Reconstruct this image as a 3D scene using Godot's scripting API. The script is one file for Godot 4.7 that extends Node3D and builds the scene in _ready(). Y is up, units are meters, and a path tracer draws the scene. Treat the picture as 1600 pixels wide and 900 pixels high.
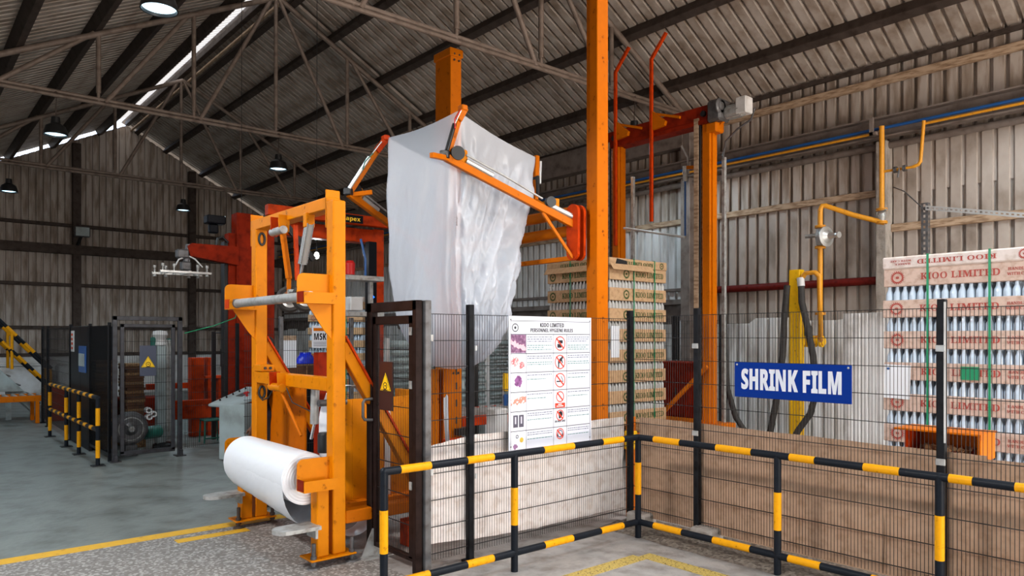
extends Node3D
# A packing hall: corrugated shed, film unwind stand, film hood, fenced cell, pallets of glass bottles.
# World: +X runs to the long wall on the right, -Z to the far gable wall, y up, metres.

class MB:
	var v := PackedVector3Array()
	var n := PackedVector3Array()
	var c := PackedColorArray()
	var u := PackedVector2Array()
	var col := Color.WHITE

	func pt(p: Vector3, q: Vector3, w := Vector2.ZERO) -> void:
		v.push_back(p); n.push_back(q); c.push_back(col); u.push_back(w)

	func tri(a: Vector3, b: Vector3, d: Vector3, na: Vector3, nb: Vector3, nd: Vector3) -> void:
		if (b - a).cross(d - a).dot(na + nb + nd) > 0.0:
			pt(a, na); pt(d, nd); pt(b, nb)
		else:
			pt(a, na); pt(b, nb); pt(d, nd)

	func quad(a: Vector3, b: Vector3, d: Vector3, e: Vector3, q: Vector3) -> void:
		tri(a, b, d, q, q, q); tri(a, d, e, q, q, q)

	func uvquad(a: Vector3, b: Vector3, d: Vector3, e: Vector3, q: Vector3) -> void: # a = top left, b = top right, d = bottom right, e = bottom left
		var flip := (b - a).cross(d - a).dot(q) > 0.0
		var p := [[a, Vector2(0, 0)], [b, Vector2(1, 0)], [d, Vector2(1, 1)], [a, Vector2(0, 0)], [d, Vector2(1, 1)], [e, Vector2(0, 1)]]
		if flip:
			p = [p[0], p[2], p[1], p[3], p[5], p[4]]
		for k in p:
			pt(k[0], q, k[1])

	func box(o: Vector3, s: Vector3, bev := 0.0, b := Basis()) -> void:
		var h := s * 0.5
		var r := minf(bev, minf(h.x, minf(h.y, h.z)) * 0.9)
		for i in 3:
			var j := (i + 1) % 3
			var k := (i + 2) % 3
			for si in [-1.0, 1.0]:
				var q := Vector3.ZERO
				q[i] = si
				var p: Array[Vector3] = []
				for m in [[-1.0, -1.0], [1.0, -1.0], [1.0, 1.0], [-1.0, 1.0]]:
					var w := Vector3.ZERO
					w[i] = si * h[i]; w[j] = m[0] * (h[j] - r); w[k] = m[1] * (h[k] - r)
					p.append(o + b * w)
				quad(p[0], p[1], p[2], p[3], b * q)
				if r <= 0.0:
					continue
				for sj in [-1.0, 1.0]:
					var w1 := Vector3.ZERO
					w1[i] = si * h[i]; w1[j] = sj * (h[j] - r); w1[k] = h[k] - r
					var w2 := w1
					w2[i] = si * (h[i] - r); w2[j] = sj * h[j]
					var w3 := w2
					w3[k] = -w3[k]
					var w4 := w1
					w4[k] = -w4[k]
					var q2 := Vector3.ZERO
					q2[i] = si; q2[j] = sj
					quad(o + b * w1, o + b * w2, o + b * w3, o + b * w4, (b * q2).normalized())
		if r > 0.0:
			for sx in [-1.0, 1.0]:
				for sy in [-1.0, 1.0]:
					for sz in [-1.0, 1.0]:
						var q := b * Vector3(sx, sy, sz).normalized()
						tri(o + b * Vector3(sx * h.x, sy * (h.y - r), sz * (h.z - r)), o + b * Vector3(sx * (h.x - r), sy * h.y, sz * (h.z - r)), o + b * Vector3(sx * (h.x - r), sy * (h.y - r), sz * h.z), q, q, q)

	func span(x0: float, x1: float, y0: float, y1: float, z0: float, z1: float, bev := 0.0) -> void:
		box(Vector3(x0 + x1, y0 + y1, z0 + z1) * 0.5, Vector3(absf(x1 - x0), absf(y1 - y0), absf(z1 - z0)), bev)

	func bar(a: Vector3, b: Vector3, w: float, h: float, bev := 0.0, up := Vector3.UP) -> void: # a rectangular bar from a to b, h along up
		var z := (b - a).normalized()
		var x := up.cross(z)
		if x.length() < 0.01:
			x = Vector3.RIGHT
		x = x.normalized()
		box((a + b) * 0.5, Vector3(w, h, a.distance_to(b)), bev, Basis(x, z.cross(x), z))

	func tube(p: Array, r: float, sides := 10, caps := true) -> void:
		var rings: Array = []
		var side := Vector3.ZERO
		for i in p.size():
			var t: Vector3
			if i == 0:
				t = (p[1] - p[0]).normalized()
			elif i == p.size() - 1:
				t = (p[i] - p[i - 1]).normalized()
			else:
				t = ((p[i + 1] - p[i]).normalized() + (p[i] - p[i - 1]).normalized()).normalized()
			if i == 0:
				side = t.cross(Vector3.UP if absf(t.y) < 0.9 else Vector3.RIGHT).normalized()
			else:
				side = (side - t * side.dot(t)).normalized()
			var o := t.cross(side)
			var ring := PackedVector3Array()
			for k in sides:
				var a := TAU * k / sides
				ring.push_back(side * cos(a) + o * sin(a))
			rings.append(ring)
		for i in p.size() - 1:
			for k in sides:
				var l := (k + 1) % sides
				var a: Vector3 = rings[i][k]
				var b: Vector3 = rings[i][l]
				var d: Vector3 = rings[i + 1][l]
				var e: Vector3 = rings[i + 1][k]
				tri(p[i] + a * r, p[i] + b * r, p[i + 1] + d * r, a, b, d)
				tri(p[i] + a * r, p[i + 1] + d * r, p[i + 1] + e * r, a, d, e)
		if caps:
			for i in [0, p.size() - 1]:
				var q: Vector3 = (p[0] - p[1]).normalized() if i == 0 else (p[i] - p[i - 1]).normalized()
				for k in range(1, sides - 1):
					tri(p[i] + rings[i][0] * r, p[i] + rings[i][k] * r, p[i] + rings[i][k + 1] * r, q, q, q)

	func lathe(prof: Array, sides: int, xf := Transform3D()) -> void: # prof: Vector2(radius, height), turned about y
		for i in prof.size() - 1:
			var a: Vector2 = prof[i]
			var b: Vector2 = prof[i + 1]
			var q := Vector2(b.y - a.y, a.x - b.x).normalized()
			for k in sides:
				var t0 := TAU * k / sides
				var t1 := TAU * (k + 1) / sides
				var d0 := Vector3(cos(t0), 0, sin(t0))
				var d1 := Vector3(cos(t1), 0, sin(t1))
				var n0 := (xf.basis * (d0 * q.x + Vector3.UP * q.y)).normalized()
				var n1 := (xf.basis * (d1 * q.x + Vector3.UP * q.y)).normalized()
				var p0 := xf * (d0 * a.x + Vector3.UP * a.y)
				var p1 := xf * (d1 * a.x + Vector3.UP * a.y)
				var p2 := xf * (d1 * b.x + Vector3.UP * b.y)
				var p3 := xf * (d0 * b.x + Vector3.UP * b.y)
				if a.x > 0.0:
					tri(p0, p1, p2, n0, n1, n1)
				if b.x > 0.0:
					tri(p0, p2, p3, n0, n1, n0)

	func prism(poly: PackedVector2Array, depth: float, xf := Transform3D()) -> void: # poly in x,y, from z = 0 to depth
		var idx := Geometry2D.triangulate_polygon(poly)
		var fz := xf.basis.z.normalized()
		for i in range(0, idx.size(), 3):
			var t: Array[Vector3] = []
			for m in 3:
				t.append(Vector3(poly[idx[i + m]].x, poly[idx[i + m]].y, 0))
			var d := Vector3(0, 0, depth)
			tri(xf * t[0], xf * t[1], xf * t[2], -fz, -fz, -fz)
			tri(xf * (t[0] + d), xf * (t[1] + d), xf * (t[2] + d), fz, fz, fz)
		var sgn := -1.0 if Geometry2D.is_polygon_clockwise(poly) else 1.0
		for i in poly.size():
			var a := poly[i]
			var b := poly[(i + 1) % poly.size()]
			var q := xf.basis * Vector3((b - a).y, -(b - a).x, 0) * sgn
			quad(xf * Vector3(a.x, a.y, 0), xf * Vector3(b.x, b.y, 0), xf * Vector3(b.x, b.y, depth), xf * Vector3(a.x, a.y, depth), q.normalized())

	func grid(rows: Array, closed := false, flip := 1.0) -> void: # rows of points, smooth normals
		var nr: Array = []
		var m: int = rows[0].size()
		for i in rows.size():
			var w := PackedVector3Array()
			for k in m:
				var k0 := (k - 1 + m) % m if closed else maxi(k - 1, 0)
				var k1 := (k + 1) % m if closed else mini(k + 1, m - 1)
				var du: Vector3 = rows[i][k1] - rows[i][k0]
				var dv: Vector3 = rows[mini(i + 1, rows.size() - 1)][k] - rows[maxi(i - 1, 0)][k]
				w.push_back(du.cross(dv).normalized() * flip)
			nr.append(w)
		for i in rows.size() - 1:
			for k in (m if closed else m - 1):
				var l := (k + 1) % m
				tri(rows[i][k], rows[i][l], rows[i + 1][l], nr[i][k], nr[i][l], nr[i + 1][l])
				tri(rows[i][k], rows[i + 1][l], rows[i + 1][k], nr[i][k], nr[i + 1][l], nr[i + 1][k])

	func mesh(shift := Vector3.ZERO) -> ArrayMesh:
		var a := []
		a.resize(Mesh.ARRAY_MAX)
		if shift != Vector3.ZERO:
			for i in v.size():
				v[i] -= shift
		a[Mesh.ARRAY_VERTEX] = v
		a[Mesh.ARRAY_NORMAL] = n
		a[Mesh.ARRAY_COLOR] = c
		a[Mesh.ARRAY_TEX_UV] = u
		var r := ArrayMesh.new()
		r.add_surface_from_arrays(Mesh.PRIMITIVE_TRIANGLES, a)
		return r

const NX := Basis(Vector3(0, 0, 1), Vector3(0, 1, 0), Vector3(-1, 0, 0))   # a plane seen from -X
const PZ := Basis(Vector3(1, 0, 0), Vector3(0, 1, 0), Vector3(0, 0, 1))    # a plane seen from +Z
const SHEETING := Color(0.71, 0.665, 0.63)   # the same sheets clad the roof and every wall
var M := {}
var T := {}
var sans_bold: SystemFont
var serif_bold: SystemFont

func org(p: Node) -> Vector3:
	var s := Vector3.ZERO
	while p != self and p is Node3D:
		s += p.position
		p = p.get_parent()
	return s

func thing(called: String, label: String, category: String, at := Vector3.ZERO, group := "") -> Node3D:
	var o := Node3D.new()
	o.name = called
	o.position = at
	add_child(o, true)
	tag(o, label, category, group)
	return o

func tag(o: Node, label: String, category: String, group := "") -> void:
	o.set_meta("label", label)
	o.set_meta("category", category)
	if group:
		o.set_meta("group", group)

func put(called: String, mesh: Mesh, m: Material, parent: Node = self, at := Transform3D()) -> MeshInstance3D:
	var o := MeshInstance3D.new()
	o.name = called
	o.mesh = mesh
	o.material_override = null
	if mesh is ArrayMesh:
		if mesh.surface_get_material(0) == null:
			mesh.surface_set_material(0, m)
		elif mesh.surface_get_material(0) != m:
			o.set_surface_override_material(0, m)
	else:
		mesh.material = m
	o.transform = at
	parent.add_child(o, true)
	return o

func part(called: String, b: MB, m: Material, parent: Node) -> MeshInstance3D: # b in world coordinates
	return put(called, b.mesh(org(parent)), m, parent)

func single(called: String, b: MB, m: Material, at: Vector3, label: String, category: String, group := "") -> MeshInstance3D:
	var o := put(called, b.mesh(at), m, self, Transform3D(Basis(), at))
	tag(o, label, category, group)
	return o

func struct(called: String, b: MB, m: Material, parent: Node = self) -> MeshInstance3D:
	var o := part(called, b, m, parent)
	if parent == self:
		o.set_meta("kind", "structure")
	return o

func stuff(o: Node) -> Node:
	o.set_meta("kind", "stuff")
	return o

func words(s: String, height: float, width: float, m: Material, parent: Node, at: Transform3D, serif := false, called := "lettering", bold := 0.0) -> MeshInstance3D:
	var t := TextMesh.new()
	t.text = s
	t.font = serif_bold if serif else sans_bold
	if bold > 0.0:
		var fv := FontVariation.new()
		fv.base_font = t.font
		fv.variation_embolden = bold
		t.font = fv
	t.font_size = 48
	t.depth = 0.0
	t.curve_step = 3.0
	t.pixel_size = height / (48.0 * 0.714)
	t.depth = 0.002
	var sx := 1.0
	if width > 0.0:
		sx = width / maxf(t.get_aabb().size.x, 0.001)
	var x := at
	x.origin -= org(parent)
	x.basis = x.basis.scaled_local(Vector3(sx, 1, 1))
	return put(called, t, m, parent, x)

# ---- textures and materials -------------------------------------------------
func noise_tex(key: String, kind: int, freq: float, octaves: int, stops: Array, size := 512, normal := false, cell := 0) -> void:
	var f := FastNoiseLite.new()
	f.seed = key.hash() % 1000
	f.noise_type = kind as FastNoiseLite.NoiseType
	f.frequency = freq
	if octaves > 1:
		f.fractal_type = FastNoiseLite.FRACTAL_FBM
		f.fractal_octaves = octaves
		f.fractal_gain = 0.55
	else:
		f.fractal_type = FastNoiseLite.FRACTAL_NONE
	if kind == FastNoiseLite.TYPE_CELLULAR:
		f.cellular_return_type = cell as FastNoiseLite.CellularReturnType
	var t := NoiseTexture2D.new()
	t.width = size
	t.height = size
	t.seamless = true
	t.noise = f
	if normal:
		t.as_normal_map = true
		t.bump_strength = stops[0]
	else:
		var g := Gradient.new()
		var o := PackedFloat32Array()
		var cs := PackedColorArray()
		for s in stops:
			o.push_back(s[0]); cs.push_back(s[1])
		g.offsets = o
		g.colors = cs
		t.color_ramp = g
	T[key] = t

func gray(x: float, warm := 0.0) -> Color:
	return Color(x, x * (1.0 - warm * 0.5), x * (1.0 - warm))

func mat(key: String, c: Color, rough := 0.6, metal := 0.0, tex := "", scale := Vector3.ONE, bump := "", bump_k := 0.4) -> StandardMaterial3D:
	var m := StandardMaterial3D.new()
	m.resource_name = key
	m.albedo_color = c
	m.roughness = rough
	m.metallic = metal
	if tex:
		m.albedo_texture = T[tex]
		m.uv1_triplanar = true
		m.uv1_world_triplanar = true
		m.uv1_scale = scale
	if bump:
		m.normal_enabled = true
		m.normal_texture = T[bump]
		m.normal_scale = bump_k
		m.uv1_triplanar = true
		m.uv1_world_triplanar = true
		m.uv1_scale = scale
	M[key] = m
	return m

func make_materials() -> void:
	sans_bold = SystemFont.new(); sans_bold.font_names = PackedStringArray(["Droid Sans"]); sans_bold.font_weight = 700
	serif_bold = SystemFont.new(); serif_bold.font_names = PackedStringArray(["Droid Serif"]); serif_bold.font_weight = 700
	var S := FastNoiseLite.TYPE_SIMPLEX_SMOOTH
	var C := FastNoiseLite.TYPE_CELLULAR
	noise_tex("grime", S, 0.008, 6, [[0.0, gray(0.68, 0.1)], [0.42, gray(0.9, 0.03)], [1.0, gray(1.0)]])
	noise_tex("wear", S, 0.012, 6, [[0.0, gray(0.4, 0.3)], [0.16, gray(0.84, 0.06)], [0.26, gray(0.96)], [1.0, gray(1.0)]])
	noise_tex("sheet", S, 0.010, 6, [[0.0, gray(0.60, 0.22)], [0.35, gray(0.82, 0.09)], [0.6, gray(0.97, 0.02)], [1.0, gray(1.0)]], 1024)
	noise_tex("concrete", S, 0.006, 7, [[0.0, gray(0.72, 0.06)], [0.45, gray(0.9)], [0.6, gray(0.96)], [1.0, gray(1.0)]], 1024)
	noise_tex("flakes", C, 0.055, 1, [[0.0, gray(0.66, 0.04)], [0.55, gray(0.72, 0.03)], [0.70, gray(0.78)], [0.78, gray(0.97)], [1.0, gray(1.0)]], 1024, false, FastNoiseLite.RETURN_CELL_VALUE)
	noise_tex("gravel", C, 0.035, 1, [[0.0, gray(0.55, 0.1)], [0.5, gray(0.8, 0.05)], [1.0, gray(1.0)]], 1024, false, FastNoiseLite.RETURN_CELL_VALUE)
	noise_tex("kraft", S, 0.02, 5, [[0.0, gray(0.82, 0.1)], [0.5, gray(0.95)], [1.0, gray(1.0)]])
	noise_tex("chips", S, 0.03, 5, [[0.0, gray(0.15, 0.2)], [0.25, gray(0.25, 0.2)], [0.3, gray(0.9)], [0.6, gray(1.0)], [1.0, gray(1.0)]])
	noise_tex("rough_n", S, 0.05, 4, [3.0], 512, true)
	noise_tex("film_n", S, 0.012, 4, [4.0], 512, true)
	noise_tex("dent_n", S, 0.008, 3, [3.0], 512, true)

	mat("floor_smooth", Color(0.47, 0.49, 0.475), 0.45, 0.0, "concrete", Vector3.ONE * 0.35, "rough_n", 0.15)
	mat("floor_speck", Color(0.66, 0.645, 0.63), 0.6, 0.0, "flakes", Vector3.ONE * 1.0, "rough_n", 0.25)
	mat("floor_worn", Color(0.62, 0.60, 0.585), 0.7, 0.0, "concrete", Vector3.ONE * 0.6, "rough_n", 0.5)
	mat("floor_rubble", Color(0.50, 0.46, 0.42), 0.9, 0.0, "gravel", Vector3.ONE * 1.4, "rough_n", 0.8)
	mat("line_yellow", Color(0.86, 0.66, 0.13), 0.6, 0.0, "wear", Vector3.ONE * 1.7)
	mat("line_faded", Color(0.72, 0.62, 0.32), 0.7, 0.0, "chips", Vector3.ONE * 2.5)
	mat("sheet_clean", SHEETING, 0.55, 0.0, "grime", Vector3(0.35, 0.2, 0.35))
	mat("sheet_grimy", SHEETING, 0.6, 0.0, "sheet", Vector3(0.45, 0.07, 0.45))
	mat("sheet_white", Color(0.92, 0.92, 0.92), 0.5, 0.0, "grime", Vector3(0.7, 0.15, 0.7))
	mat("sheet_roof", SHEETING, 0.6, 0.0, "sheet", Vector3.ONE * 0.22)
	mat("steel_dark", Color(0.33, 0.29, 0.27), 0.6, 0.2, "grime", Vector3.ONE)
	mat("steel_truss", Color(0.52, 0.46, 0.42), 0.6, 0.15, "grime", Vector3.ONE)
	mat("timber", Color(0.72, 0.62, 0.52), 0.8, 0.0, "sheet", Vector3(1.2, 2.0, 0.35))
	mat("beam_gray", Color(0.50, 0.455, 0.43), 0.6, 0.1, "grime", Vector3.ONE * 0.8)
	mat("galv", Color(0.72, 0.73, 0.73), 0.4, 0.3, "grime", Vector3.ONE * 2.0)
	mat("galv_dark", Color(0.42, 0.42, 0.43), 0.45, 0.5, "grime", Vector3.ONE * 2.0)
	mat("chrome", Color(0.82, 0.82, 0.82), 0.2, 0.9)
	mat("alu", Color(0.78, 0.78, 0.77), 0.35, 0.7)
	mat("orange", Color(0.79, 0.41, 0.01), 0.42, 0.0, "wear", Vector3.ONE * 1.1)
	mat("yellow_orange", Color(0.85, 0.50, 0.02), 0.4, 0.0, "wear", Vector3.ONE * 1.1)
	mat("orange_red", Color(0.78, 0.24, 0.02), 0.45, 0.0, "grime", Vector3.ONE * 1.2)
	mat("red_dark", Color(0.56, 0.14, 0.03), 0.65, 0.0, "grime", Vector3.ONE * 1.2)
	mat("yellow", Color(0.93, 0.72, 0.10), 0.45, 0.0, "wear", Vector3.ONE * 1.5)
	mat("yellow_pipe", Color(0.86, 0.58, 0.10), 0.45, 0.0, "wear", Vector3.ONE * 2.0)
	mat("black", Color(0.08, 0.08, 0.085), 0.45)
	mat("rubber", Color(0.19, 0.175, 0.165), 0.75, 0.0, "grime", Vector3.ONE * 3.0)
	mat("rail_black", Color(0.10, 0.115, 0.14), 0.38, 0.0, "wear", Vector3.ONE * 2.5)
	mat("rail_yellow", Color(0.90, 0.62, 0.07), 0.4, 0.0, "wear", Vector3.ONE * 2.5)
	mat("fence_post", Color(0.13, 0.135, 0.15), 0.4, 0.1, "grime", Vector3.ONE * 2.0)
	mat("fence_brown", Color(0.17, 0.12, 0.11), 0.42, 0.1, "grime", Vector3.ONE * 2.0)
	mat("wire", Color(0.13, 0.12, 0.12), 0.45, 0.3)
	mat("door_gray", Color(0.24, 0.24, 0.26), 0.45, 0.3, "grime", Vector3.ONE * 2.0)
	mat("board_white", Color(0.93, 0.89, 0.87), 0.8, 0.0, "kraft", Vector3.ONE * 0.8)
	mat("board_kraft", Color(0.76, 0.62, 0.51), 0.85, 0.0, "kraft", Vector3.ONE * 0.8)
	mat("tray_kraft", Color(0.80, 0.65, 0.49), 0.85, 0.0, "kraft", Vector3.ONE * 1.3)
	mat("tray_pink", Color(0.82, 0.71, 0.65), 0.8, 0.0, "kraft", Vector3.ONE * 1.3)
	mat("lid_pale", Color(0.88, 0.82, 0.79), 0.6, 0.0, "kraft", Vector3.ONE)
	mat("carton_brown", Color(0.42, 0.27, 0.17), 0.85, 0.0, "grime", Vector3.ONE * 1.5)
	mat("print_red", Color(0.66, 0.27, 0.23), 0.8)
	mat("print_green", Color(0.14, 0.30, 0.10), 0.8)
	mat("strap_green", Color(0.03, 0.52, 0.34), 0.4)
	mat("wood", Color(0.62, 0.48, 0.33), 0.85, 0.0, "sheet", Vector3(2, 2, 0.5))
	mat("film_roll", Color(0.90, 0.91, 0.93), 0.32, 0.0, "", Vector3.ONE, "film_n", 0.25)
	mat("core", Color(0.55, 0.42, 0.30), 0.8)
	mat("paper", Color(0.90, 0.91, 0.93), 0.7)
	mat("sign_white", Color(0.84, 0.85, 0.88), 0.35)
	mat("sign_blue", Color(0.0, 0.17, 0.50), 0.5)
	mat("ink", Color(0.06, 0.06, 0.07), 0.6)
	mat("sign_plate_brown", Color(0.22, 0.10, 0.08), 0.45)
	mat("sign_plate_slate", Color(0.25, 0.27, 0.34), 0.5)
	mat("warn_yellow", Color(0.97, 0.78, 0.02), 0.5)
	mat("cabinet_black", Color(0.055, 0.065, 0.09), 0.4)
	mat("console", Color(0.68, 0.74, 0.75), 0.45, 0.0, "grime", Vector3.ONE * 0.35)
	mat("white_paint", Color(0.88, 0.885, 0.89), 0.5, 0.0, "grime", Vector3.ONE * 0.3)
	mat("helmet_blue", Color(0.02, 0.16, 0.75), 0.3)
	mat("blue", Color(0.07, 0.30, 0.55), 0.4)
	mat("teal", Color(0.08, 0.38, 0.33), 0.5)
	mat("red", Color(0.75, 0.08, 0.07), 0.4)
	mat("red_pipe", Color(0.42, 0.12, 0.10), 0.5, 0.0, "grime", Vector3.ONE * 2.0)
	mat("block_concrete", Color(0.66, 0.63, 0.60), 0.9, 0.0, "concrete", Vector3.ONE * 1.0)
	mat("column_concrete", Color(0.66, 0.62, 0.58), 0.9, 0.0, "concrete", Vector3(0.8, 0.5, 0.8), "rough_n", 0.6)
	mat("skin", Color(0.36, 0.22, 0.15), 0.55)
	mat("cloth_navy", Color(0.05, 0.07, 0.16), 0.85)
	mat("trouser", Color(0.10, 0.11, 0.15), 0.85)
	for key in ["orange", "yellow_orange", "orange_red", "red_dark", "yellow", "cabinet_black", "rail_black", "rail_yellow", "sign_blue", "steel_dark", "fence_post", "fence_brown", "red_pipe"]:
		M[key].metallic_specular = 0.22   # dull, dusty paint
	var g := mat("bag_film", Color(0.85, 0.87, 0.91, 0.58), 0.28, 0.0)
	g.transparency = BaseMaterial3D.TRANSPARENCY_ALPHA
	g.cull_mode = BaseMaterial3D.CULL_DISABLED
	g = mat("glass", Color(0.80, 0.86, 0.90, 0.30), 0.08)
	g.transparency = BaseMaterial3D.TRANSPARENCY_ALPHA
	mat("glass_clear", Color(0.74, 0.735, 0.72), 0.15)
	mat("glass_body", Color(0.74, 0.80, 0.86), 0.12)
	g = mat("wrap", Color(0.92, 0.94, 0.97, 0.14), 0.15)
	g.transparency = BaseMaterial3D.TRANSPARENCY_ALPHA
	g = mat("smoked", Color(0.03, 0.035, 0.045, 0.66), 0.5)
	g.metallic_specular = 0.2
	g.transparency = BaseMaterial3D.TRANSPARENCY_ALPHA
	g = mat("skylight", Color(0.9, 0.9, 0.9), 0.6)
	g.emission_enabled = true
	g.emission = Color(1.0, 0.985, 0.98)
	g.emission_energy_multiplier = 0.62
	g = mat("lamp_glow", Color(0.9, 0.95, 1.0), 0.4)
	g.emission_enabled = true
	g.emission = Color(0.78, 0.93, 1.0)
	g.emission_energy_multiplier = 2.2
	g = mat("bulb_glow", Color(1, 1, 1), 0.4)
	g.emission_enabled = true
	g.emission = Color(1.0, 1.0, 0.95)
	g.emission_energy_multiplier = 3.0
	g = mat("led_blue", Color(0.1, 0.3, 1.0), 0.4)
	g.emission_enabled = true
	g.emission = Color(0.1, 0.4, 1.0)
	g.emission_energy_multiplier = 3.0

func _ready() -> void:
	make_camera_and_light()
	make_materials()
	build_floor()
	build_walls()
	build_roof()
	build_trusses()
	build_lamps()
	build_unwind_stand()
	build_film()
	build_gate_and_fences()
	build_boards()
	build_signs()
	build_railings()
	build_hood_machine()
	build_bag()
	build_gantry()
	build_pallets()
	build_wall_services()
	build_cell_inside()
	build_left_zone()
	build_back_zone()
	build_person()

func make_camera_and_light() -> void:
	var cam := Camera3D.new()
	cam.name = "camera"
	cam.position = Vector3(0, 1.75, 0)
	cam.rotation_degrees = Vector3(0, -40.51, 0)
	cam.projection = Camera3D.PROJECTION_FRUSTUM
	cam.near = 0.05
	cam.far = 200.0
	cam.size = 0.05 * 900.0 / 1141.0          # lens 1141 px long on a frame 900 px high
	cam.frustum_offset = Vector2(0, 0.05 * 78.0 / 1141.0)  # rising front: horizon below the middle, uprights stay upright
	cam.current = true
	add_child(cam)
	var we := WorldEnvironment.new()
	we.name = "environment"
	var e := Environment.new()
	e.background_mode = Environment.BG_SKY
	var sky := Sky.new()
	var sm := ProceduralSkyMaterial.new()
	sm.sky_top_color = Color(0.75, 0.83, 0.95)
	sm.sky_horizon_color = Color(0.92, 0.94, 0.97)
	sm.ground_bottom_color = Color(0.5, 0.48, 0.45)
	sm.ground_horizon_color = Color(0.85, 0.85, 0.85)
	sm.energy_multiplier = 3.0
	sky.sky_material = sm
	e.sky = sky
	e.ambient_light_source = Environment.AMBIENT_SOURCE_SKY
	e.tonemap_mode = Environment.TONE_MAPPER_LINEAR
	e.tonemap_exposure = 1.22
	e.sdfgi_enabled = true
	e.ssao_enabled = true
	e.ssil_enabled = true
	we.environment = e
	add_child(we)
	# daylight through the open doorway in the front wall, behind the camera
	area("doorway_light", Vector3(4.6, 2.7, 6.9), Vector3(4.6, 2.2, 0.0), Vector2(8.4, 5.0), 24.0, Color(1.0, 0.955, 0.91))
	# light thrown up into the hall by the sunlit yard in front of that doorway
	area("yard_light", Vector3(5.6, 0.7, 6.7), Vector3(7.0, 5.2, 2.2), Vector2(7.6, 2.4), 95.0, Color(1.0, 0.95, 0.89))
	# daylight through the two open doorways of the left wall
	area("side_door_light", Vector3(-12.2, 2.2, -5.0), Vector3(0, 1.5, -5.0), Vector2(9.0, 4.0), 7.0, Color(0.93, 0.97, 1.0))

	# daylight through the translucent roof sheets above and behind the camera
	area("rooflight_glow", Vector3(7.9, 7.28, 2.4), Vector3(7.9 - 0.48, 7.28 - 0.877, 2.4), Vector2(7.0, 2.4), 64.0, Color(1.0, 0.97, 0.94))
	area("left_rooflight_glow", Vector3(-3.16, 6.80, -4.5), Vector3(2.6, 1.2, -4.4), Vector2(1.6, 0.8), 60.0, Color(1.0, 0.98, 0.96))
	area("ridge_strip_glow", Vector3(5.58, 8.46, -9.5), Vector3(5.58 + 0.2, 7.46, -9.5), Vector2(32.0, 0.3), 2.0, Color(1.0, 0.98, 0.96))

func area(called: String, at: Vector3, to: Vector3, size: Vector2, energy: float, c: Color) -> void:
	var l := AreaLight3D.new()
	l.name = called
	l.position = at
	l.area_size = size
	l.area_normalize_energy = true
	l.light_energy = energy
	l.light_color = c
	l.area_range = 60.0
	l.shadow_enabled = true
	add_child(l)
	l.look_at(to, Vector3.UP)

# ---- the shed ------------------------------------------------------------------
const RIDGE := Vector2(5.75, 8.65)
const EAVE := 5.78
const WALL_X := 11.0
const GABLE := -25.6
const FRONT := 7.0

func roof_y(x: float) -> float:
	return RIDGE.y - 0.547 * (x - RIDGE.x) if x > RIDGE.x else RIDGE.y - 0.50 * (RIDGE.x - x)

func build_floor() -> void:
	var b := MB.new()
	b.span(-13, 12, -0.3, 0, -26, -6.98)
	b.span(-13, -0.5, -0.3, 0, -6.98, 8)
	struct("floor", b, M.floor_smooth)
	b = MB.new()
	b.span(-0.5, 2.9, -0.3, 0, -6.98, 20)
	struct("floor", b, M.floor_speck)
	b = MB.new()
	b.span(2.9, 12, -0.3, 0, -6.98, 20)
	struct("floor", b, M.floor_worn)
	# strip of broken concrete and grit along the foot of the right-hand fence and cell
	b = MB.new()
	var rows := []
	var f := FastNoiseLite.new()
	f.frequency = 2.2
	f.fractal_octaves = 3
	f.seed = 4
	for i in 61:
		var row := PackedVector3Array()
		for k in 13:
			var x := 4.98 + 0.62 * k / 12.0 + f.get_noise_2d(i * 0.11, k * 3.0) * 0.03
			var edge := minf(minf(k, 12 - k) / 2.0, 1.0)
			row.push_back(Vector3(x, 0.002 + edge * (0.012 + 0.022 * (f.get_noise_2d(x * 3.0, i * 0.4) + 0.4)), -4.6 + 4.2 * i / 60.0))
		rows.append(row)
	b.grid(rows)
	struct("trim_1", b, M.floor_rubble)
	# painted floor lines
	var k := MB.new()
	k.span(-0.4, 2.95, 0, 0.003, -7.0, -6.84)
	single("floor_line", k, M.line_yellow, Vector3(1.2, 0, -6.92), "long yellow line painted across the floor at the bottom left", "floor marking")
	k = MB.new()
	k.span(1.88, 2.5, 0, 0.003, -6.70, -6.58)
	single("floor_line", k, M.line_yellow, Vector3(2.2, 0, -6.64), "short yellow floor dash beside the rear foot of the film stand", "floor marking")
	k = MB.new()
	k.span(4.56, 4.70, 0, 0.003, -3.78, -2.4)
	k.span(3.6, 4.56, 0, 0.003, -3.84, -3.70)
	single("floor_line", k, M.line_faded, Vector3(4.5, 0, -3.7), "worn yellow corner marking on the rough floor inside the railing", "floor marking")

func ribs(b: MB, u0: float, u1: float, pitch: float, depth: float, at: Callable) -> void: # trapezoid ribs along u; at(u, d, end) gives a point
	var k := 0
	var cuts := [[0.0, 0.0], [0.22, 0.0], [0.28, 1.0], [0.94, 1.0], [1.0, 0.0]]
	var cnt := int((u1 - u0) / pitch)
	while k < cnt:
		var u := u0 + pitch * k
		for i in 4:
			var a: Array = cuts[i]
			var d: Array = cuts[i + 1]
			var p0: Vector3 = at.call(u + pitch * a[0], depth * a[1], 0)
			var p1: Vector3 = at.call(u + pitch * d[0], depth * d[1], 0)
			var p2: Vector3 = at.call(u + pitch * d[0], depth * d[1], 1)
			var p3: Vector3 = at.call(u + pitch * a[0], depth * a[1], 1)
			b.quad(p0, p1, p2, p3, (p1 - p0).cross(p3 - p0).normalized())
		k += 1

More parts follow.
